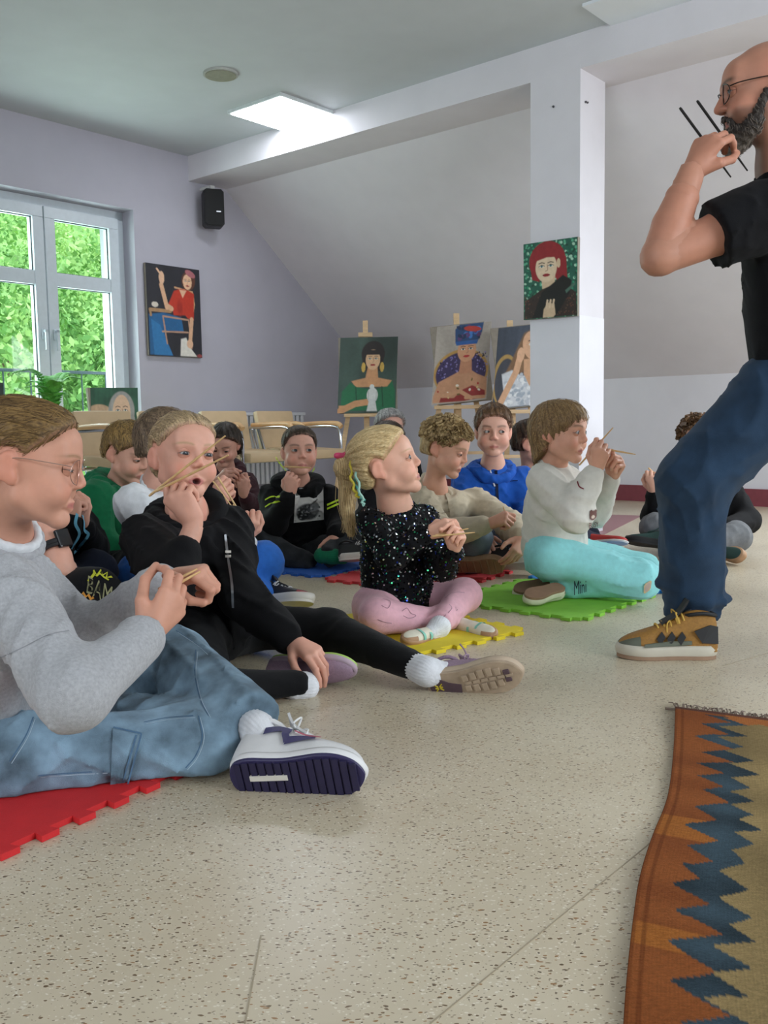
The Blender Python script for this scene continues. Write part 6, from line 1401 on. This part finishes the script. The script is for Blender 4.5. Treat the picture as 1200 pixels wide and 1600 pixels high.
# --- girl in black
I = I_['black']; r = I['root']; T_ = I['S']['top']
hood(I, BLACK, .026, .05); 
patch_px(T_, [(266, 787), (286, 797), (284, 806), (264, 795)], 8, 4, 'label_patch', M_PRINT, r, lambda U, V: Paint(U, V, '2c2e33').poly([(.05, .1), (.35, .1), (.35, .8), (.05, .8)], 'b02030', .05).c, .004, 2.2)
strip_px(T_, [(352, 835), (356, 870), (362, 910), (364, 950)], .006, 'zip', ZIP, I['top'], 2.2, .003)
for q in ([(352, 860), (361, 860), (361, 864), (352, 864)], [(352, 867), (361, 867), (361, 871), (352, 871)]): patch_px(T_, q, 3, 2, 'zip_tag', RUB_W, r, None, .004, 2.2)
LIL = mat('lilac_mesh', '9c8296', .6, var=.15, scale=200, bump=.5, bscale=800); SOLE_T = mat('worn_cream_sole', 'a9957f', .6, var=.15, scale=40); SOLE_D = mat('plum_sole_patch', '57434b', .6); LIME = mat('lime_foam', 'a5c763', .6)
h1 = W(668, 1077, 2.10); up_, P = shoe(r, h1, W(814, 1049, 2.03)-h1, V3(-.08, .95, .27), .228, LIL, SOLE_T, LIL, mid=mat('cream_midsole', 'b8a48e', .6), tread=0, w=1.08, solet=.020, label='lilac running shoe with worn cream sole', name='running_shoe', side=-1)
x_, y_, z_ = [unit(q) for q in (P(1, 0, 0)-P(0, 0, 0), P(0, 1, 0)-P(0, 0, 0), P(0, 0, 1)-P(0, 0, 0))]; kk = .225
for i in range(6):
    t = .42+.085*i; w_ = [.10, .115, .13, .13, .11, .07][i]
    for sx in (-1, 1): MB().box(P(sx*w_*.62-.012, t, -.006), x_, y_, z_, w_*.36*kk, .032*kk, .014*kk).build('tread_block', SOLE_D if i == 5 else SOLE_T, up_, bevel=.002)
    MB().box(P(-.012, t+.02, -.003), x_, y_, z_, .018*kk, .036*kk, .010*kk).build('tread_block', SOLE_T, up_)
MB().prism([P(a, b, -.012) for a, b in ((-.10, .05), (.09, .03), (.11, .14), (.03, .24), (-.02, .36), (-.11, .34), (-.12, .16))], z_*.02*kk).build('heel_patch', SOLE_D, up_)
def small_mark(c, ex, ey, s):
    mb = MB()
    for sg in (-1, 1): mb.tube(smoothcurve([c+ex*s*sg*.9+ey*s*.9, c+ex*s*sg*.2+ey*s*.2, c+ex*s*sg*.9-ey*s*.0], 3), s*.16, 5); mb.tube(smoothcurve([c+ex*s*sg*.9-ey*s*.9, c+ex*s*sg*.2-ey*s*.25, c+ex*s*sg*.9-ey*s*.1], 3), s*.16, 5)
    return mb
small_mark(P(.0, .13, -.014), y_, x_, .010).build('sole_emblem', mat('yellow_mark', 'c5b02a', .6), up_)
MB().tube(smoothcurve([P(.05, .42, .30), P(.10, .38, .42), P(.13, .33, .50)], 4), .0022, 6).build('lace_end', LIL, up_)
sock(r, I['legs'][0][1], I['legs'][0][0]-I['legs'][0][1], .034, SOCK_W, .035, P(0, .22, .2))
h2 = W(426, 1036, 2.22); up_, P = shoe(r, h2, W(580, 1034, 2.12)-h2, V3(.08, -.80, -.45), .228, LIL, LIME, LIL, mid=mat('pale_lilac_foam', 'b09aa8', .6), solet=.016, label='lilac running shoe lying on its side with lime sole', name='running_shoe')
MB().prism([P(a, b, .10) for a, b in ((.10, .0), (.16, .05), (.16, .2), (.12, .22))], (P(0, 0, .12)-P(0, 0, 0))).build('heel_counter', mat('silver_heel', '9fa3a0', .4), up_)
sock(r, I['legs'][1][1], I['legs'][1][0]-I['legs'][1][1], .031, SOCK_W, .03, P(0, .22, .22))
held(I, 1, (233, 775), (352, 681), 'wooden stick upper across the face of the girl in black', r=.0032, Y=2.13, da=.05); held(I, 1, (243, 768), (357, 711), 'wooden stick lower across the mouth of the girl in black', r=.0032, Y=2.11, da=.05)
# --- girl in sequins
I = I_['sequin']; r = I['root']; T_ = I['S']['top']
v, f = T_.mesh(.009); g = np.random.default_rng(9); n_ = 5200; pk_ = v[g.choice(len(v), n_)] + g.normal(size=(n_, 3))*.003; pk_ = project(T_, pk_, 4, .0015); nr = T_.grad(pk_, .004)
tilt = nr + g.normal(size=(n_, 3))*.38; tilt /= np.linalg.norm(tilt, axis=1)[:, None]; ax = np.cross(tilt, g.normal(size=(n_, 3))); ax /= np.linalg.norm(ax, axis=1)[:, None]; ay = np.cross(tilt, ax)
V = np.concatenate([(pk_ + (ax*math.cos(a)+ay*math.sin(a))*.0030)[:, None] for a in np.linspace(0, 2*math.pi, 7)[:-1]], 1).reshape(-1, 3); F = np.arange(6*n_).reshape(-1, 6)
pal = np.array([lin(c) for c in ('0b0c10', '101216', '0d1014', '16181c', '1d6a5a', '2a3f9a', 'c9d4d8', '3a9a6a', '8a90a0', '0c0d10', '0c0d10', 'e8e4dc')]); ci = g.choice(len(pal), n_, p=[.12, .11, .10, .10, .08, .07, .11, .07, .07, .06, .05, .06])  # pale entries put the white sparkle into the sequin colours
M_SEQ = mat('sequin_foil', 'ffffff', rough=.16, metal=.85, var=.0, attr='col'); o = mesh_np('sequins', V, F, M_SEQ, r, False, np.repeat(pal[ci], 6, 0)); o['kind'] = 'stuff'
neckring(I, .046, .006, .0, TEE, 'neck_band')
for i_ in (0, 1):
    pass
pts = [hl(I, 0, -.098, .040), hl(I, 0, -.128, .030), W(545, 745, 2.80), W(541, 790, 2.80), W(548, 832, 2.79)]; c_ = smoothcurve(pts, 5); S = Sdf(.01); nn = len(c_)
for i in range(nn-1): q = i/(nn-1); S.cone(c_[i], c_[i+1], .012+.017*math.sin(math.pi*min(q*1.15, 1)**.8)+.001, .012+.017*math.sin(math.pi*min((q+.05)*1.15, 1)**.8)+.001)
S.disp = lambda P: -.0022*(np.sin(P[..., 0]*900+P[..., 2]*25)*.6+np.sin(P[..., 1]*700+P[..., 2]*18))
v, f = S.mesh(.003); q = .5+.5*np.sin(v[:, 0]*1100+v[:, 2]*30+2*np.sin(v[:, 1]*600)); q = q[:, None]; mesh_np('ponytail', v, f, M_HAIR, r, True, SK('9c7c50')*(1-q)+SK('e2c998')*q)
mb = MB(); g = np.random.default_rng(3)
for i in range(90):
    o_ = g.normal(size=3)*V3(.010, .010, 0); o2 = g.normal(size=3)*V3(.012, .014, .012); mb.tube([c_[nn//3]+o_, c_[int(nn*.7)]+o_*1.2, c_[-1]+o2], [.0009, .0009, .0004], 4)
ob = mb.build('loose_strands', mat('blond_strand', 'd8bd8c', .5), r)
PKM = mat('pink_satin', 'd0406a', .45); bw = hl(I, .012, -.118, .062)
S = Sdf(.006); 
for sg in (-1, 1):
    for q in (.012, .022): S.ell(bw + V3(.9*sg, -.1, .25*sg+.3)*q, (.011, .006, .009))
S.ell(bw, .009); v, f = S.mesh(.0025); mesh_np('hair_bow', v, f, PKM, r, True)
for j, (cl, dx, pts_) in enumerate((('teal', 3, [(552, 716), (554, 745), (562, 775), (571, 782)]), ('yellow', -2, [(549, 716), (549, 745), (555, 768), (560, 778)]), ('pale_mint', 6, [(556, 718), (558, 748), (566, 780), (568, 790)]))):
    q = [W(x, y, 2.735-.01*j) for x, y in pts_]; cc = smoothcurve(q, 6); mb = MB(); mb.tube([p + V3(.004*math.sin(i*1.4+j*2), 0, 0) for i, p in enumerate(cc)], .0042, 6); mb.build('braid_ribbon', mat('ribbon_'+cl, {'teal': '4fa8a0', 'yellow': 'd8c640', 'pale_mint': '9fd0c0'}[cl], .5), r, True)
B_ = I['S']['bottom']
mk = cloth('grey_print', '957581')
for pts_ in ([(598, 935), (610, 940), (606, 950), (596, 946)], [(628, 955), (636, 950), (642, 958), (650, 962), (640, 966), (630, 962)], [(695, 935), (703, 928), (714, 925), (726, 926)], [(700, 958), (706, 950), (702, 944)], [(690, 968), (695, 962)], [(590, 968), (600, 972), (612, 974)], [(712, 948), (713, 954)]): strip_px(B_, pts_ if len(pts_) > 2 else pts_+[(pts_[1][0]+2, pts_[1][1]-2)], 0.0016, 'legging_print', mk, I['bottom'], 2.6, .0012)
MINT = mat('mint_canvas', '7fc0ae', .7, var=.1); CREAM = mat('cream_canvas', 'd8d3c0', .7, var=.08); GUM = mat('gum_rubber', 'a5805f', .6)
def striped(up_, P, k, ts):
    for t in ts:
        V = []; 
        for j in range(13):
            a = math.pi*j/12; V += [P(.022*0+.150*math.copysign(abs(math.cos(a))**.72, math.cos(a)), t+dt, .10+.115*math.sin(a)**.8) for dt in (-.03, .03)]
        mesh_np('stripe', V, [[2*i, 2*i+1, 2*i+3, 2*i+2] for i in range(12)], MINT, up_, True)
h1 = W(686, 996, 2.62); up_, P = shoe(r, h1, V3(-.66, -.72, .06), V3(.15, -.30, .9), .160, CREAM, GUM, None, slip=True, toe=GUM, solet=.014, label='cream slip-on with mint stripes and gum sole, left in the photo', name='slip_on'); striped(up_, P, .165, (.42, .60))
sock(r, W(686, 980, 2.61), W(715, 945, 2.75)-W(686, 980, 2.61), .030, WHITE, .03, P(0, .3, .12))
h2 = W(716, 984, 2.72); up_, P = shoe(r, h2, V3(.62, -.72, .02), V3(-.25, -.25, .9), .160, CREAM, GUM, None, slip=True, toe=GUM, solet=.014, label='cream slip-on with mint stripes, under the right knee', name='slip_on'); striped(up_, P, .165, (.42, .60))
held(I, 0, (675, 838), (742, 832), 'wooden stick held by the girl in sequins', r=.0026, db=-.01); held(I, 0, (680, 836), (732, 826), 'second wooden stick behind the fingers of the girl in sequins', r=.0022, da=.02, db=.02)
# --- kneeling girl
I = I_['kneel']; r = I['root']; T_ = I['S']['top']; B_ = I['S']['bottom']; neckring(I, .050, .007, .0, OFFW, 'neck_band')
RED = cloth('dark_red_print', '7a2a34')
patch_px(T_, [(921, 796), (934, 794), (933, 812), (920, 815)], 12, 14, 'bear_print', M_PRINT, r, lambda U, V: np.concatenate([Paint(U, V, 'd8d5cc').ell(.5, .55, .48, .42, '6b4a44').ell(.2, .2, .18, .16, '6b4a44').ell(.8, .2, .18, .16, '6b4a44').ell(.5, .7, .2, .15, 'c9b8a8').c, ((((U-.5)/.5)**2+((V-.5)/.52)**2) < 1)[:, None]*1.], 1), .003, 3.)
text_px(T_, 'BUSY', [(921, 817), (935, 815), (935, 823), (921, 826)], 'lettering', RED, r, .003, 3.)
strip_px(T_, [(902, 752), (905, 760), (912, 764)], .004, 'print_arc', RED, r, 3., .003)
DKN = cloth('dark_navy_print', '2c3a52')
text_px(B_, 'Mini', [(897, 908), (916, 906), (916, 925), (897, 930)], 'lettering', DKN, r, .003, 3.)
patch_px(B_, [(1005, 912), (1020, 903), (1018, 922), (1004, 932)], 10, 10, 'knee_patch', M_PRINT, r, lambda U, V: np.concatenate([Paint(U, V, 'c9b684').ell(.5, .5, .36, .36, 'b5a39a').c, ((((U-.5)/.5)**2+((V-.5)/.5)**2) < 1)[:, None]*1.], 1), .003, 3.)
SLIPW = mat('cream_slipper', 'c9c7ae', .7, var=.1); SOLEB = mat('brown_foot_sole', '8a6a54', .7, var=.12)
for (hp, tp, lab) in (((880, 914, 3.10), (832, 926, 3.02), 'cream slipper with brown sole turned up, nearer one'), ((866, 905, 3.30), (816, 917, 3.24), 'cream slipper sole up, farther one')):
    h_ = W(*hp); shoe(r, h_, W(*tp)-h_, V3(.25, .55, -.75), .175, SLIPW, SOLEB, None, slip=True, label=lab, name='slipper', mid=SLIPW, w=1.05)
held(I, 1, (905, 727), (958, 668), 'wooden stick held upright by the kneeling girl', r=.003, da=.02, db=-.03); held(I, 0, (948, 702), (993, 710), 'wooden stick held level by the kneeling girl', r=.003)
# --- curly boy
I = I_['curly']; r = I['root']; T_ = I['S']['top']
S = Sdf(.008); n_ = I['neck']; RT = I['RT']
for sg in (-1, 1):
    S.cone(n_+RT[0]*sg*.05-RT[1]*.03+ZUP*.012, n_+RT[0]*sg*.045+RT[1]*.05-ZUP*.010, .013, .011); S.cone(n_+RT[0]*sg*.045+RT[1]*.05-ZUP*.01, n_+RT[0]*sg*.052+RT[1]*.080-ZUP*.052, .011, .006); S.cone(n_+RT[0]*sg*.012+RT[1]*.066-ZUP*.035, n_+RT[0]*sg*.052+RT[1]*.080-ZUP*.052, .008, .006)
S.cone(n_+RT[0]*.05-RT[1]*.03+ZUP*.012, n_-RT[1]*.06+ZUP*.020, .013, .013); S.cone(n_-RT[0]*.05-RT[1]*.03+ZUP*.012, n_-RT[1]*.06+ZUP*.020, .013, .013)
v, f = S.mesh(.004); mesh_np('shirt_collar', v, f, BEIGE, r, True)
strip_px(T_, [(699, 770), (704, 790), (707, 806)], .018, 'button_placket', BEIGE, r, 3.7, .004)
strip_px(T_, [(690, 802), (700, 800), (707, 799)], .004, 'pocket_flap', cloth('beige_dark_seam', '8a7c68'), r, 3.7, .003)  # darker beige strip marks the flap edge
BRN = mat('brown_suede', '8d6a4c', .8, var=.15); SOLEBR = mat('tan_tread_sole', '9c7f62', .7, var=.2, scale=50)
h_ = W(706, 886, 3.62); up_, P = shoe(r, h_, W(776, 884, 3.55)-h_, V3(0, .85, .45), .215, BRN, SOLEBR, None, tread=7, insole=BRN, label='brown shoe with tan sole turned to the camera', name='shoe', w=1.05, side=-1)
sock(r, W(738, 878, 3.68), V3(0, .1, 1), .034, cloth('grey_sock', 'a5a8aa'), .05)
held(I, 1, (793, 812), (786, 791), 'short wooden stick in the fist of the curly haired boy', r=.003)
# --- blue hoodie boy
I = I_['blue']; r = I['root']; T_ = I['S']['top']; hood(I, BLUE, .024, .05, .012)
strip_px(T_, [(775, 735), (777, 770), (779, 800), (779, 825)], .012, 'zip', cloth('navy_zip_tape', '18203a'), r, 4.1, .004)
mb = MB(); mb.tube(smoothcurve([hit(T_, [(x, y)], 4.1, off=.006)[0] for x, y in ((766, 735), (769, 748), (773, 760))], 4), .0035, 6); mb.build('drawstring', WHITE, r, True)
strip_px(T_, [(797, 752), (803, 751), (809, 751)], .004, 'chest_lettering', cloth('navy_print', '14254a'), r, 4.1, .004)
BLKS = mat('black_sneaker', '141518', .6, var=.1)
h_ = W(764, 886, 3.74); shoe(r, h_, W(822, 886, 3.68)-h_, V3(0, .55, .8), .235, BLKS, RUB_W, LACE_W, name='sneaker', label='black sneaker with white sole edge')
# --- neon boy
I = I_['neon']; r = I['root']; T_ = I['S']['top']; hood(I, BLACK, .034, .06); NEON = cloth('neon_yellow_trim', 'c8e83a', sheen=0)
for pts_ in ([(414, 781), (424, 776), (437, 776)], [(414, 792), (424, 786), (437, 783)], [(511, 789), (520, 785), (529, 781)], [(511, 795), (520, 791), (529, 787)]): strip_px(T_, pts_, .010, 'neon_stripe', NEON, r, 4.1, .004)
for pts_ in ([(431, 714), (437, 724), (447, 736)], [(492, 730), (484, 745), (474, 754)]): strip_px(T_, pts_, .006, 'neon_piping', NEON, r, 4.1, .006)
def neon_print(U, V):
    p = Paint(U, V, 'c9c9c6', 1.2); p.poly([(.02, .02), (.42, .02), (.42, .20), (.02, .20)], '22261f', .02); p.ell(.45, .72, .38, .24, '3c3e40', .2, .2); p.ell(.30, .78, .20, .18, '232526'); p.ell(.70, .64, .16, .18, '6a6c6d'); p.line([(.5, .55), (.78, .40)], .05, '2a2c2e'); p.dots(40, .03, ['1d1f20', 'a0a2a2', '55585a'], (.05, .5, .9, .95), 3); return p.c
patch_px(T_, [(462, 764), (505, 758), (506, 812), (459, 817)], 30, 36, 'chest_print', M_PRINT, r, neon_print, .004, 4.1)
GRS = cloth('green_sock_knit', '17704f'); BW = mat('black_white_sneaker', '1a1b1e', .55)
sock(r, W(520, 869, 3.84), W(500, 868, 3.86)-W(520, 869, 3.84), .034, GRS, .05, W(536, 872, 3.82))
h_ = W(530, 878, 3.80); shoe(r, h_, W(585, 874, 3.76)-h_, V3(0, .3, .95), .225, BW, RUB_W, LACE_W, name='sneaker', label='black and white sneaker beside the green sock'); h_ = W(548, 862, 3.98); shoe(r, h_, V3(.9, -.3, 0), V3(0, .2, 1), .22, BW, RUB_W, LACE_W, name='sneaker', label='black and white sneaker behind the green sock')
held(I, 1, (443, 729), (486, 731), 'wooden stick at the lips of the boy with neon stripes', r=.004, da=.03, db=-.03)
# --- girl in maroon
I = I_['maroon']; r = I['root']; hood(I, MAROON, .032, .05)
held(I, 1, (357, 742), (391, 745), 'wooden stick upper in the hands of the girl in maroon', r=.003); held(I, 0, (355, 748), (384, 753), 'wooden stick lower in the hands of the girl in maroon', r=.003)
# --- boy in white
I = I_['white']; r = I['root']; neckring(I, .052, .006, .0, WHITE, 'neck_band')
BR = mat('black_red_sneaker', '17171a', .5); RTC = mat('red_leather', '8f1f26', .5); h_ = W(395, 948, 2.86); up_, P = shoe(r, h_, W(492, 944, 2.78)-h_, V3(.05, .45, .88), .215, BR, RUB_W, LACE_W, toe=RTC, name='sneaker', label='black sneaker with red toe and white sole')
h_ = W(300, 935, 2.86); shoe(r, h_, V3(.8, -.5, 0), ZUP, .21, BR, RUB_W, LACE_W, toe=RTC, name='sneaker')
held(I, 1, (330, 748), (367, 798), 'wooden stick upper crossing in the fist of the boy in white', r=.0026, Y=2.78); held(I, 1, (340, 745), (378, 806), 'wooden stick lower crossing in the fist of the boy in white', r=.003, Y=2.74); held(I, 0, (364, 788), (382, 812), 'short wooden stick in the lower fist of the boy in white', r=.003)
# --- boy in green
I = I_['green']; r = I['root']; hood(I, GREEN, .034, .05)
# --- striped jacket, wristwatch, shorts
I = I_['stripe']; r = I['root']; T_ = I['S']['top']; CYAN = cloth('light_blue_piping', '6fb4d0', sheen=0)
for pts_ in ([(117, 785), (121, 800), (118, 818), (124, 835), (112, 858)], [(120, 785), (131, 812), (132, 828), (138, 836), (126, 852), (116, 864)]): strip_px(T_, pts_, .009, 'piping', CYAN, r, 2.7, .004)
I = I_['watch']; r = I['root']; S_ = I['S']['bottom']; wr_ = W(78, 832, 2.10); el_ = W(100, 893, 2.08); d_ = unit(el_-wr_)
cx_ = unit(np.cross(d_, ZUP)); mb = MB(); cyy = np.cross(d_, cx_); p0 = wr_+d_*.028
mb.tube([p0 + (cx_*math.cos(a)+cyy*math.sin(a))*.0335 for a in np.linspace(0, 2*math.pi, 25)], .0055, 6, False); mb.tube([p0+d_*.008 + (cx_*math.cos(a)+cyy*math.sin(a))*.0338 for a in np.linspace(0, 2*math.pi, 25)], .0055, 6, False)
wt = mb.build('wristwatch', RUB_D, r, True); nrm_w = unit(V3(.75, -.45, .3)); nrm_w = unit(nrm_w - d_*(nrm_w@d_)); MB().box(p0+nrm_w*.035, unit(np.cross(d_, nrm_w)), d_, nrm_w, .017, .021, .006).build('watch_case', mat('dark_watch_glass', '16181c', .15), wt, bevel=.003)
YEL = cloth('yellow_print', 'b9bb3a', sheen=0); ORA = cloth('orange_print', 'c98a3c', sheen=0); GRYP = cloth('grey_print_outline', '8f8c6a', sheen=0)
def zig(pts_, w, m): strip_px(S_, pts_, w, 'shorts_print', m, I['bottom'], 2.05, .002, 1)
text_px(S_, 'BAM', [(138, 899), (176, 917), (172, 945), (135, 926)], 'shorts_lettering', GRYP, I['bottom'], .0025, 2.05); text_px(S_, 'BA', [(139.5, 903), (163, 914), (160, 934), (137, 923)], 'shorts_lettering', cloth('black_print_fill', '1d1d17'), I['bottom'], .0032, 2.05)
zig([(138, 908), (147, 897), (146, 891), (152, 899), (158, 890), (160, 899), (168, 894), (166, 902), (175, 901)], .006, YEL); zig([(150, 900), (156, 896), (163, 902), (170, 906)], .005, YEL)
zig([(122, 926), (126, 932), (130, 926), (134, 933), (138, 929), (142, 936), (146, 933)], .006, ORA); zig([(132, 941), (137, 946), (141, 944)], .008, ORA); zig([(118, 957), (124, 962), (130, 958), (137, 963)], .006, ORA)
text_px(S_, '8', [(150, 940), (160, 936), (160, 950), (150, 955)], 'shorts_lettering', ORA, I['bottom'], .0025, 2.05)
# --- child behind the man, boy with the red shoe
I = I_['far']; r = I['root']; DGS = mat('dark_green_sneaker', '1f3d38', .6); h_ = W(1052, 858, 4.0); shoe(r, h_, W(994, 850, 4.06)-h_, V3(.2, .3, .9), .21, DGS, RUB_D, None, name='sneaker', label='dark green sneaker left of the man\'s leg'); h_ = W(1118, 866, 4.02); shoe(r, h_, W(1146, 868, 3.92)-h_, V3(-.85, .1, .45), .19, DGS, GUM, None, name='sneaker', label='green sneaker with pale sole right of the man\'s leg')
held(I, 1, (1013, 731), (1028, 744), 'short wooden stick in the fist of the child behind the man', r=.0035)
I = I_['behind']; r = I['root']; h_ = W(915, 850, 4.0); shoe(r, h_, W(966, 850, 3.9)-h_, V3(0, .5, .8), .2, mat('red_slip_on', 'b0322c', .6), RUB_W, None, slip=True, solet=.008, name='slip_on', label='red slip-on shoe showing beside the kneeling girl')
I = I_['elder']; S = Sdf(.006)
# --- the man
I = I_['man']; r = I['root']; glasses(I, mat('dark_glasses_wire', '2a2624', .3, .8), .022, .0013)
S = Sdf(.012); H_ = lambda *p: hl(I, *p); s_ = I['hs']
S.cone(H_(-.040, .040, -.090), H_(0, .070, -.108), .022*s_, .026*s_, .02); S.cone(H_(.040, .040, -.090), H_(0, .070, -.108), .022*s_, .026*s_, .02); S.cone(H_(0, .070, -.100), H_(0, .078, -.128), .026*s_, .014*s_, .015)
for sg in (-1, 1): S.cone(H_(sg*.052, .030, -.075), H_(sg*.064, .008, -.020), .017*s_, .009*s_, .02); S.cone(H_(0, .090, -.055), H_(sg*.026, .078, -.068), .007*s_, .006*s_, .008); S.cone(H_(sg*.026, .078, -.066), H_(sg*.030, .066, -.090), .007*s_, .012*s_, .012)
S.disp = lambda P: -.0022*(np.sin(P[..., 0]*420+np.sin(P[..., 2]*230)*2)+np.sin(P[..., 1]*390+P[..., 2]*160)+np.sin(P[..., 2]*470+P[..., 0]*200))/2
S.cuts.append(lambda P: .018*s_ - np.linalg.norm((P-H_(0, .088, -.0690))*np.array([1, 1, 1.8]), axis=-1))
v, f = S.mesh(.003); q = np.clip(((v-I['head'])@I['R'].T)[:, 1:2]/s_/.09, 0, 1); g = np.random.default_rng(1); z_ = np.clip((-.095-((v-I['head'])@I['R'].T)[:, 2:3]/s_)/.03, 0, 1)*.6
cb = SK('2c2420')*(1-z_)+SK('80766c')*z_; cb = cb*g.uniform(.7, 1.35, (len(v), 1))
HSb = S; v2, f2, c2 = strand_mesh(S, I['head'], I['R'], s_, v, 700, .016, (0, .05, .05), False, SK('231c18'), SK('7d736a'), .004, .0009); v, f, cb = merge([(v, f, cb), (v2, f2, c2)]); mesh_np('beard', v, f, M_HAIR, r, True, cb)
OCH = mat('ochre_mesh', '94692a', .65, var=.2, scale=160, bump=.6, bscale=700); OLV = mat('grey_green_rubber', '565a4c', .6); MIDW = mat('off_white_foam', 'bdb6a6', .6, var=.06); h_ = G(1119, 1027); t_ = G(963, 1027); Ln = np.linalg.norm(t_-h_)*1.0
up_, P = shoe(r, h_, t_-h_, ZUP, Ln, OCH, RUB_BR, mat('yellow_lace', 'c9a24a', .7), toe=OLV, collar=mat('black_padding', '18181a', .7), mid=MIDW, solet=.030, hgt=1.40, name='trail_shoe', label='ochre and black trail shoe with thick off-white midsole')
BLKM = mat('black_overlay', '1c1c1e', .6)
for sd in (-1, 1):
    for t in (.34, .44, .54): MB().prism([P(sd*(.136), t, .24), P(sd*.142, t+.05, .16), P(sd*.136, t+.09, .22), P(sd*.10, t+.03, .29)], (P(sd*.012, 0, 0)-P(0, 0, 0))).build('overlay', BLKM, up_)
    MB().prism([P(sd*.125, .02, .17), P(sd*.135, .18, .18), P(sd*.135, .26, .30), P(sd*.12, .10, .36), P(sd*.10, .02, .34)], (P(sd*.014, 0, 0)-P(0, 0, 0))).build('heel_overlay', BLKM, up_)
    MB().prism([P(sd*.130, .28, .16), P(sd*.150, .55, .15), P(sd*.165, .75, .14), P(sd*.150, .75, .17), P(sd*.140, .50, .20), P(sd*.128, .28, .20)], (P(sd*.012, 0, 0)-P(0, 0, 0))).build('side_overlay', OLV, up_)
sock(r, W(1082, 962, 2.44), V3(0, .02, 1), .045, cloth('black_sock', '121316'), .06)
h3 = V3(*W(1420, 985, 2.98)[:2], 0.); shoe(r, h3, V3(-.9, -.3, 0), ZUP, .27, OCH, RUB_BR, None, mid=MIDW, solet=.036, hgt=1.12, name='trail_shoe', toe=OLV)
neckring(I, .068, .008, -.016, TEE, 'neck_band')
held(I, 0, (1062, 168), (1142, 277), 'black stick farther from the face in the hand of the bald man', r=.0034, m=BSTICK, group='black sticks of the bald man', da=.0, db=.02); held(I, 0, (1089, 157), (1168, 267), 'black stick nearer to the beard of the bald man', r=.0034, m=BSTICK, group='black sticks of the bald man', da=.0, db=.02)
